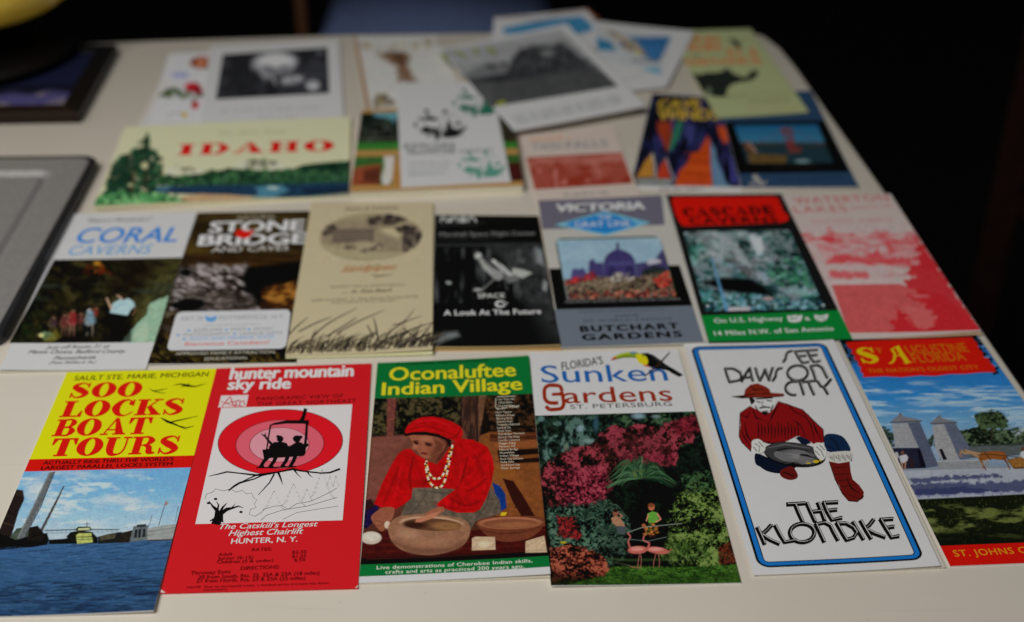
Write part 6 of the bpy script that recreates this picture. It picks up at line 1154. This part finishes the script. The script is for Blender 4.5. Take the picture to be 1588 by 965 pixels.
s = S['cav']
r = s.R('cave_picture', [(165,402),(498,424),s.edge('R',868),s.edge('L',858)], 0.7, (24,26,40))
r.cloud((60,60,110),0.45,0.66,26,80,420,880,4,3,0.8); r.strokes([(110,500),(480,450),(600,860),(80,840)],120,40,120,9,80,100,[(60,62,104),(30,34,60),(14,14,20),(84,80,140),(50,70,90)],0.7); r.poly([(140,420),(185,425),(150,560),(110,680),(80,700)],(44,58,76),14,0.8); r.poly([(190,430),(240,430),(200,600),(150,640),(110,620)],(14,14,18),16,0.8)
r.poly([(190,540),(262,545),(262,610),(240,700),(215,640),(192,590)],(150,66,38),6,tex=0.2); r.poly([(290,540),(320,545),(300,620),(262,690),(250,680),(268,600)],(60,120,98),6); r.poly([(330,560),(380,560),(370,640),(330,680),(300,650)],(70,74,120),10); r.poly([(320,600),(345,640),(335,690),(300,690)],(12,12,16),12)
r.poly([(440,612),(455,640),(455,760),(470,880),(270,890),(300,790),(345,745),(360,700),(400,690),(420,650)],(186,82,32),6,tex=0.1); 
for y,c in ((700,(150,60,26)),(735,(140,56,30)),(775,(206,110,54)),(805,(148,60,30)),(845,(160,80,80)),(868,(196,80,36))): r.line([(330,y),(470,y+4)],6,c,10,0.75)
r.poly([(455,640),(480,680),(490,740),(530,830),(560,870),(470,880),(458,760)],(112,140,160),8,0.9); r.poly([(490,560),(530,570),(545,640),(525,655),(500,610)],(186,84,40),8); r.poly([(540,690),(570,740),(590,840),(560,860),(545,780)],(74,72,130),10); r.poly([(520,760),(545,720),(556,800),(545,860),(525,830)],(12,12,16),10)
r.poly([(85,822),(130,740),(165,702),(172,820)],(176,130,58),6); r.line([(165,705),(178,760),(182,822)],8,(190,180,160),6); r.poly([(188,826),(200,770),(232,726),(244,780),(258,828)],(176,70,44),6); r.line([(236,728),(256,790),(280,836)],8,(160,150,160),6); r.poly([(80,826),(270,830),(260,856),(100,858)],(140,140,134),8); r.line([(100,870),(600,884)],14,(60,16,14),12,0.8); r.poly([(255,700),(285,690),(300,760),(270,800)],(14,14,24),12,0.8); r.done()
v = s.V('golden_title_lettering'); GD=(184,156,66); v.text('CAVE',192,480,410,474,44,GD,0.05); v.text('WINDS',190,534,505,532,50,GD,0.05); v.done()
v = s.V('foot_lettering'); v.greek(200,884,420,882,9,(120,110,110),(4,3,6),4); v.done()

s = S['gat']
BL_=(54,78,102)
v = s.V('blue_panel'); v.poly(s.bleed(None,None,None,None),BL_); v.done()
v = s.V('black_panel'); v.poly([(440,545),(1025,540),(1152,797),(540,803)],(10,10,12)); v.done()
r = s.R('bridge_photo', [(575,562),(988,560),(1068,750),(640,752)], 0.7, (46,112,146))
r.grad([(0,(42,104,138)),(0.45,(70,122,146)),(0.5,(44,66,72)),(1,(42,66,74))]); r.poly([(560,650),(720,648),(1040,660),(1040,668),(560,668)],(60,64,60),6,tex=0.3); r.line([(560,640),(700,652),(850,640),(960,655),(1040,660)],4,(110,80,70),5,0.7); r.poly([(805,575),(860,575),(880,690),(905,695),(850,700),(838,660)],(124,66,64),5,tex=0.2); r.poly([(825,590),(850,590),(858,640),(832,640)],(80,110,136),5,0.7); r.line([(830,580),(700,650)],3,(120,80,74),4,0.7); r.line([(865,580),(1010,655)],3,(120,80,74),4,0.7)
r.poly([(620,650),(650,645),(690,690),(680,700),(640,690)],(120,80,50),8); r.poly([(640,700),(840,712),(830,752),(650,752)],(112,88,50),12,0.9,tex=0.2); r.line([(648,650),(684,695)],7,(160,150,140),6); r.ell(915,742,36,9,(130,150,150),0.8); r.poly([(860,670),(910,672),(905,698),(850,696)],(116,64,56),8); r.done()
v = s.V('white_emblem'); W=(166,160,152); v.line([(650,855),(690,850),(720,858),(735,838)],(8,10,9,5),W,True); v.ell(684,826,20,11,W,20); v.line([(680,830),(715,845)],9,W); v.line([(665,812),(690,808)],4,W); v.done()
v = s.V('dark_lettering'); v.greek(800,838,1110,830,13,(34,52,84),(6,4,8,5),3); v.done(); v = s.V('dark_lettering'); v.greek(760,775,980,768,9,(60,50,40),(5,4,6),3); v.done()

s = S['yll']
OR=(168,92,50)
v = s.V('orange_title_lettering'); v.text('FUN',378,150,512,148,30,OR,0.04); v.text('RUN',358,192,512,190,34,OR,0.04); v.text('AT A',545,222,705,218,40,OR,0.03,track=1.2); v.done()
v = s.V('orange_title_lettering'); v.text('DISTANCE',345,264,718,256,28,OR,0.035); v.done()
v = s.V('dark_small_lettering'); v.text('or',360,222,415,220,14,(90,88,70),0.02); v.done()
v = s.V('black_bird_drawing'); K=(38,42,36); v.line([(555,132),(580,150),(600,175)],(10,26,14),K); v.line([(580,158),(612,148)],(12,3),K); v.done()
v = s.V('black_bison_drawing'); v.poly([(362,306),(400,312),(440,302),(480,302),(515,296),(530,280),(545,284),(560,300),(590,316),(620,326),(645,318),(650,298),(668,296),(690,286),(692,312),(672,336),(640,346),(600,350),(570,358),(548,372),(536,396),(534,420),(500,424),(450,414),(420,400),(395,360)],K); v.ell(448,392,14,20,(92,96,80)); v.line([(534,420),(590,424),(640,418)],(5,3,1),(90,96,74)); v.done()
for k,(x0,x1,y) in enumerate(((590,850,412),(640,852,440),(650,848,452),(640,900,486))):
    v = s.V('small_lettering'); v.greek(x0,y,x1,y-4,8,(126,118,84) if k!=3 else (150,128,90),(6,3,8,5,4),k); v.done()

# ================================================================== OTHER THINGS ON AND ROUND THE TABLE
# grey metal tray at the left edge
ALU = simple_mat('brushed_aluminium', (0.34, 0.325, 0.315), 0.5, 0.5, 0.15, grain=0.34, scale=260, stretch=(1, 14, 1), bump=0.12)
ALD = simple_mat('dark_metal_rim', (0.045, 0.047, 0.055), 0.5, 0.5, 0.6, grain=0.2, scale=60)
zt = 0.010
c = [px(154, 240, zt), px(-8, 541, zt)]
pT, pB = np.array(c[0]), np.array(c[1]); dr = (pB - pT) / np.linalg.norm(pB - pT); dl = np.array([dr[1], -dr[0]]); 
if dl[0] > 0: dl = -dl
pB = pT + dr * 0.30; WT = 0.42
tray = empty('metal_tray', (pT[0], pT[1], 0), 'grey metal tray with a stepped raised rim at the left edge of the table', 'tray')
def rect_round(x0, y0, x1, y1, r, n=6):
    P = []
    for cx, cy, a0 in ((x1 - r, y1 - r, 0), (x0 + r, y1 - r, 90), (x0 + r, y0 + r, 180), (x1 - r, y0 + r, 270)):
        for k in range(n + 1):
            a = math.radians(a0 + 90 * k / n); P.append((cx + r * math.cos(a), cy + r * math.sin(a)))
    return P
def tray_ring(rings, name, mat, cap=True):
    """rings of (inset, z, radius), in the tray's own frame: x away from its right edge, y down its side"""
    bm = bmesh.new(); R_ = []
    for ins_, z, r in rings:
        P = rect_round(-WT + ins_, ins_, -ins_, 0.30 - ins_, r)
        R_.append([bm.verts.new(((-dl * x + dr * y)[0] * 1.0, (-dl * x + dr * y)[1] * 1.0, z)) for x, y in P])
    for a, b in zip(R_, R_[1:]):
        n = len(a)
        for k in range(n): bm.faces.new((a[k], a[(k + 1) % n], b[(k + 1) % n], b[k]))
    if cap: bm.faces.new(R_[-1])
    return bm_obj(name, bm, mat, tray, False)
tray_ring([(0.001, 0.0, 0.012), (0.0, 0.004, 0.013), (0.0, 0.0085, 0.013), (0.0015, 0.010, 0.012), (0.006, 0.010, 0.011)], 'rim', ALD, False)
tray_ring([(0.006, 0.0099, 0.011), (0.030, 0.0095, 0.012), (0.0335, 0.0055, 0.010), (0.037, 0.0055, 0.009), (0.041, 0.0085, 0.008), (0.070, 0.0085, 0.008)], 'rim_step', ALU, False)
tray_ring([(0.070, 0.0085, 0.008), (0.073, 0.0045, 0.006), (0.079, 0.0045, 0.006), (0.083, 0.0078, 0.005)], 'base', ALU, True)

# dark framed picture lying at the back left
fz = 0.012
f0, f1 = np.array(px(122, 173, fz)), np.array(px(181, 68, fz)); fy = (f1 - f0) / np.linalg.norm(f1 - f0); fxv = np.array([-fy[1], fy[0]])
if fxv[0] > 0: fxv = -fxv
LF = float(np.linalg.norm(f1 - f0)); WF = 0.30
frame = empty('picture_frame', (f0[0], f0[1], 0), 'dark wooden frame with a violet and black picture lying flat at the back left', 'picture frame')
FW_ = simple_mat('dark_frame_wood', (0.020, 0.009, 0.0045), 0.5, 0.3, grain=0.5, scale=30, stretch=(0.2, 1, 1))
FB = simple_mat('black_frame_wood', (0.006, 0.005, 0.005), 0.45, 0.3)
P2 = lambda x, y: tuple(fxv * x + fy * y)
def fbar(pts_, z1, mat, name='frame_bar'):
    bm = bmesh.new(); slab(bm, pts_, 0.0, z1, 0.002, 2); bm_obj(name, bm, mat, frame)
b_ = 0.020
fbar([P2(0, 0), P2(WF, 0), P2(WF - b_, b_), P2(b_, b_)], fz, FW_); fbar([P2(0, 0.0004), P2(b_ - 0.0004, b_), P2(b_ - 0.0004, LF - b_), P2(0, LF)], fz, FB)
fbar([P2(0.0004, LF), P2(b_, LF - b_ + 0.0004), P2(WF - b_, LF - b_ + 0.0004), P2(WF, LF)], fz, FB); fbar([P2(WF, 0.0004), P2(WF - b_ + 0.0004, b_), P2(WF - b_ + 0.0004, LF - b_), P2(WF, LF)], fz, FB)
class Pic(Sheet):
    pass
zp = 0.0095
q = [np.array(P2(x, y)) + f0 for x, y in ((WF - b_, LF - b_), (b_, LF - b_), (b_, b_), (WF - b_, b_))]
n_ = 60; uu, vv = np.meshgrid(np.linspace(0, 1, n_ + 1), np.linspace(0, 1, n_ + 1)); Q = np.array(q)
xy = (Q[0] * (1 - uu[..., None]) + Q[1] * uu[..., None]) * (1 - vv[..., None]) + (Q[3] * (1 - uu[..., None]) + Q[2] * uu[..., None]) * vv[..., None]
C = np.zeros(xy.shape[:2] + (3,)); C[:] = (0.004, 0.004, 0.006)
nz_ = fbm(uu * 7, vv * 5, 4, 2)
a_ = np.clip((uu - 0.55 + 0.5 * (nz_ - 0.5)) * 6, 0, 1) * np.clip((0.75 - vv) * 5, 0, 1); C = C * (1 - a_[..., None]) + np.array((0.012, 0.016, 0.05)) * a_[..., None]
a_ = np.clip((vv - 0.80 + 0.32 * (nz_ - 0.5) + 0.10 * uu) * 9, 0, 1); C = C * (1 - a_[..., None]) + np.array((0.10, 0.09, 0.26)) * a_[..., None]
a_ = np.clip((fbm(uu * 16, vv * 10, 3, 9) - 0.6) * 9, 0, 1) * a_; C = C * (1 - a_[..., None]) + np.array((0.30, 0.26, 0.26)) * a_[..., None]
I_ = lambda i, j: j * (n_ + 1) + i
meshobj('picture', np.c_[xy.reshape(-1, 2) - f0, np.full((n_ + 1) ** 2, zp)], [(I_(i, j + 1), I_(i + 1, j + 1), I_(i + 1, j), I_(i, j)) for j in range(n_) for i in range(n_)], INK['matte'], frame, C.reshape(-1, 3))
bm = bmesh.new(); slab(bm, [P2(0.01, 0.01), P2(WF - 0.01, 0.01), P2(WF - 0.01, LF - 0.01), P2(0.01, LF - 0.01)], 0.002, 0.009); bm_obj('backing_board', bm, FB, frame)

# amber glass lamp on a dark base, behind the frame on a low dark stand
gx, gy = -0.568, 1.325
bowl = empty('glass_bowl', (gx, gy, 0.0122), 'amber glass bowl on a dark round foot standing on the dark picture frame', 'bowl')
m, N, L, B = new_mat('amber_glass'); tc = N.new('ShaderNodeTexCoord'); nz = N.new('ShaderNodeTexNoise'); nz.inputs['Scale'].default_value = 14; nz.inputs['Detail'].default_value = 3
cr = N.new('ShaderNodeValToRGB'); cr.color_ramp.elements[0].position = 0.35; cr.color_ramp.elements[1].position = 0.7; cr.color_ramp.elements[0].color = (0.90, 0.50, 0.03, 1); cr.color_ramp.elements[1].color = (1.0, 0.76, 0.10, 1)
L.new(tc.outputs['Object'], nz.inputs['Vector']); L.new(nz.outputs['Fac'], cr.inputs['Fac']); L.new(cr.outputs['Color'], B.inputs['Base Color']); B.inputs['Roughness'].default_value = 0.15; B.inputs['Transmission Weight'].default_value = 0.0
AMB = m
DKB = simple_mat('dark_turned_wood', (0.005, 0.0035, 0.003), 0.6, 0.2)

bm = bmesh.new(); lathe(bm, [(0.100, 0.0), (0.114, 0.003), (0.115, 0.007), (0.100, 0.011), (0.060, 0.018), (0.048, 0.029), (0.054, 0.041), (0.082, 0.0502)]); bm_obj('foot', bm, DKB, bowl, True)
bm = bmesh.new(); lathe(bm, [(0.080, 0.0504), (0.104, 0.0532), (0.116, 0.0622), (0.122, 0.0822), (0.118, 0.1092), (0.108, 0.1342), (0.105, 0.1342), (0.115, 0.1092), (0.119, 0.0822), (0.112, 0.0642), (0.099, 0.0572), (0.020, 0.0552)], 48); bm_obj('amber_shell', bm, AMB, bowl, True)

# chairs in the dark round the table
c1 = chair('dining_chair', (-0.135, 2.34, TH), math.radians(1), 'wooden chair with a blue cloth seat behind the far edge of the table', None, DEN, None, True)
RED = simple_mat('dark_red_seat', (0.06, 0.012, 0.009), 0.8, 0.1, grain=0.3, scale=80)
c2 = chair('dining_chair', (0.95, 1.55, TH), math.radians(100), 'dark wooden chair with a red seat in the shade right of the table', None, RED, simple_mat('black_brown_wood', (0.03, 0.011, 0.007), 0.6, 0.2, grain=0.3))
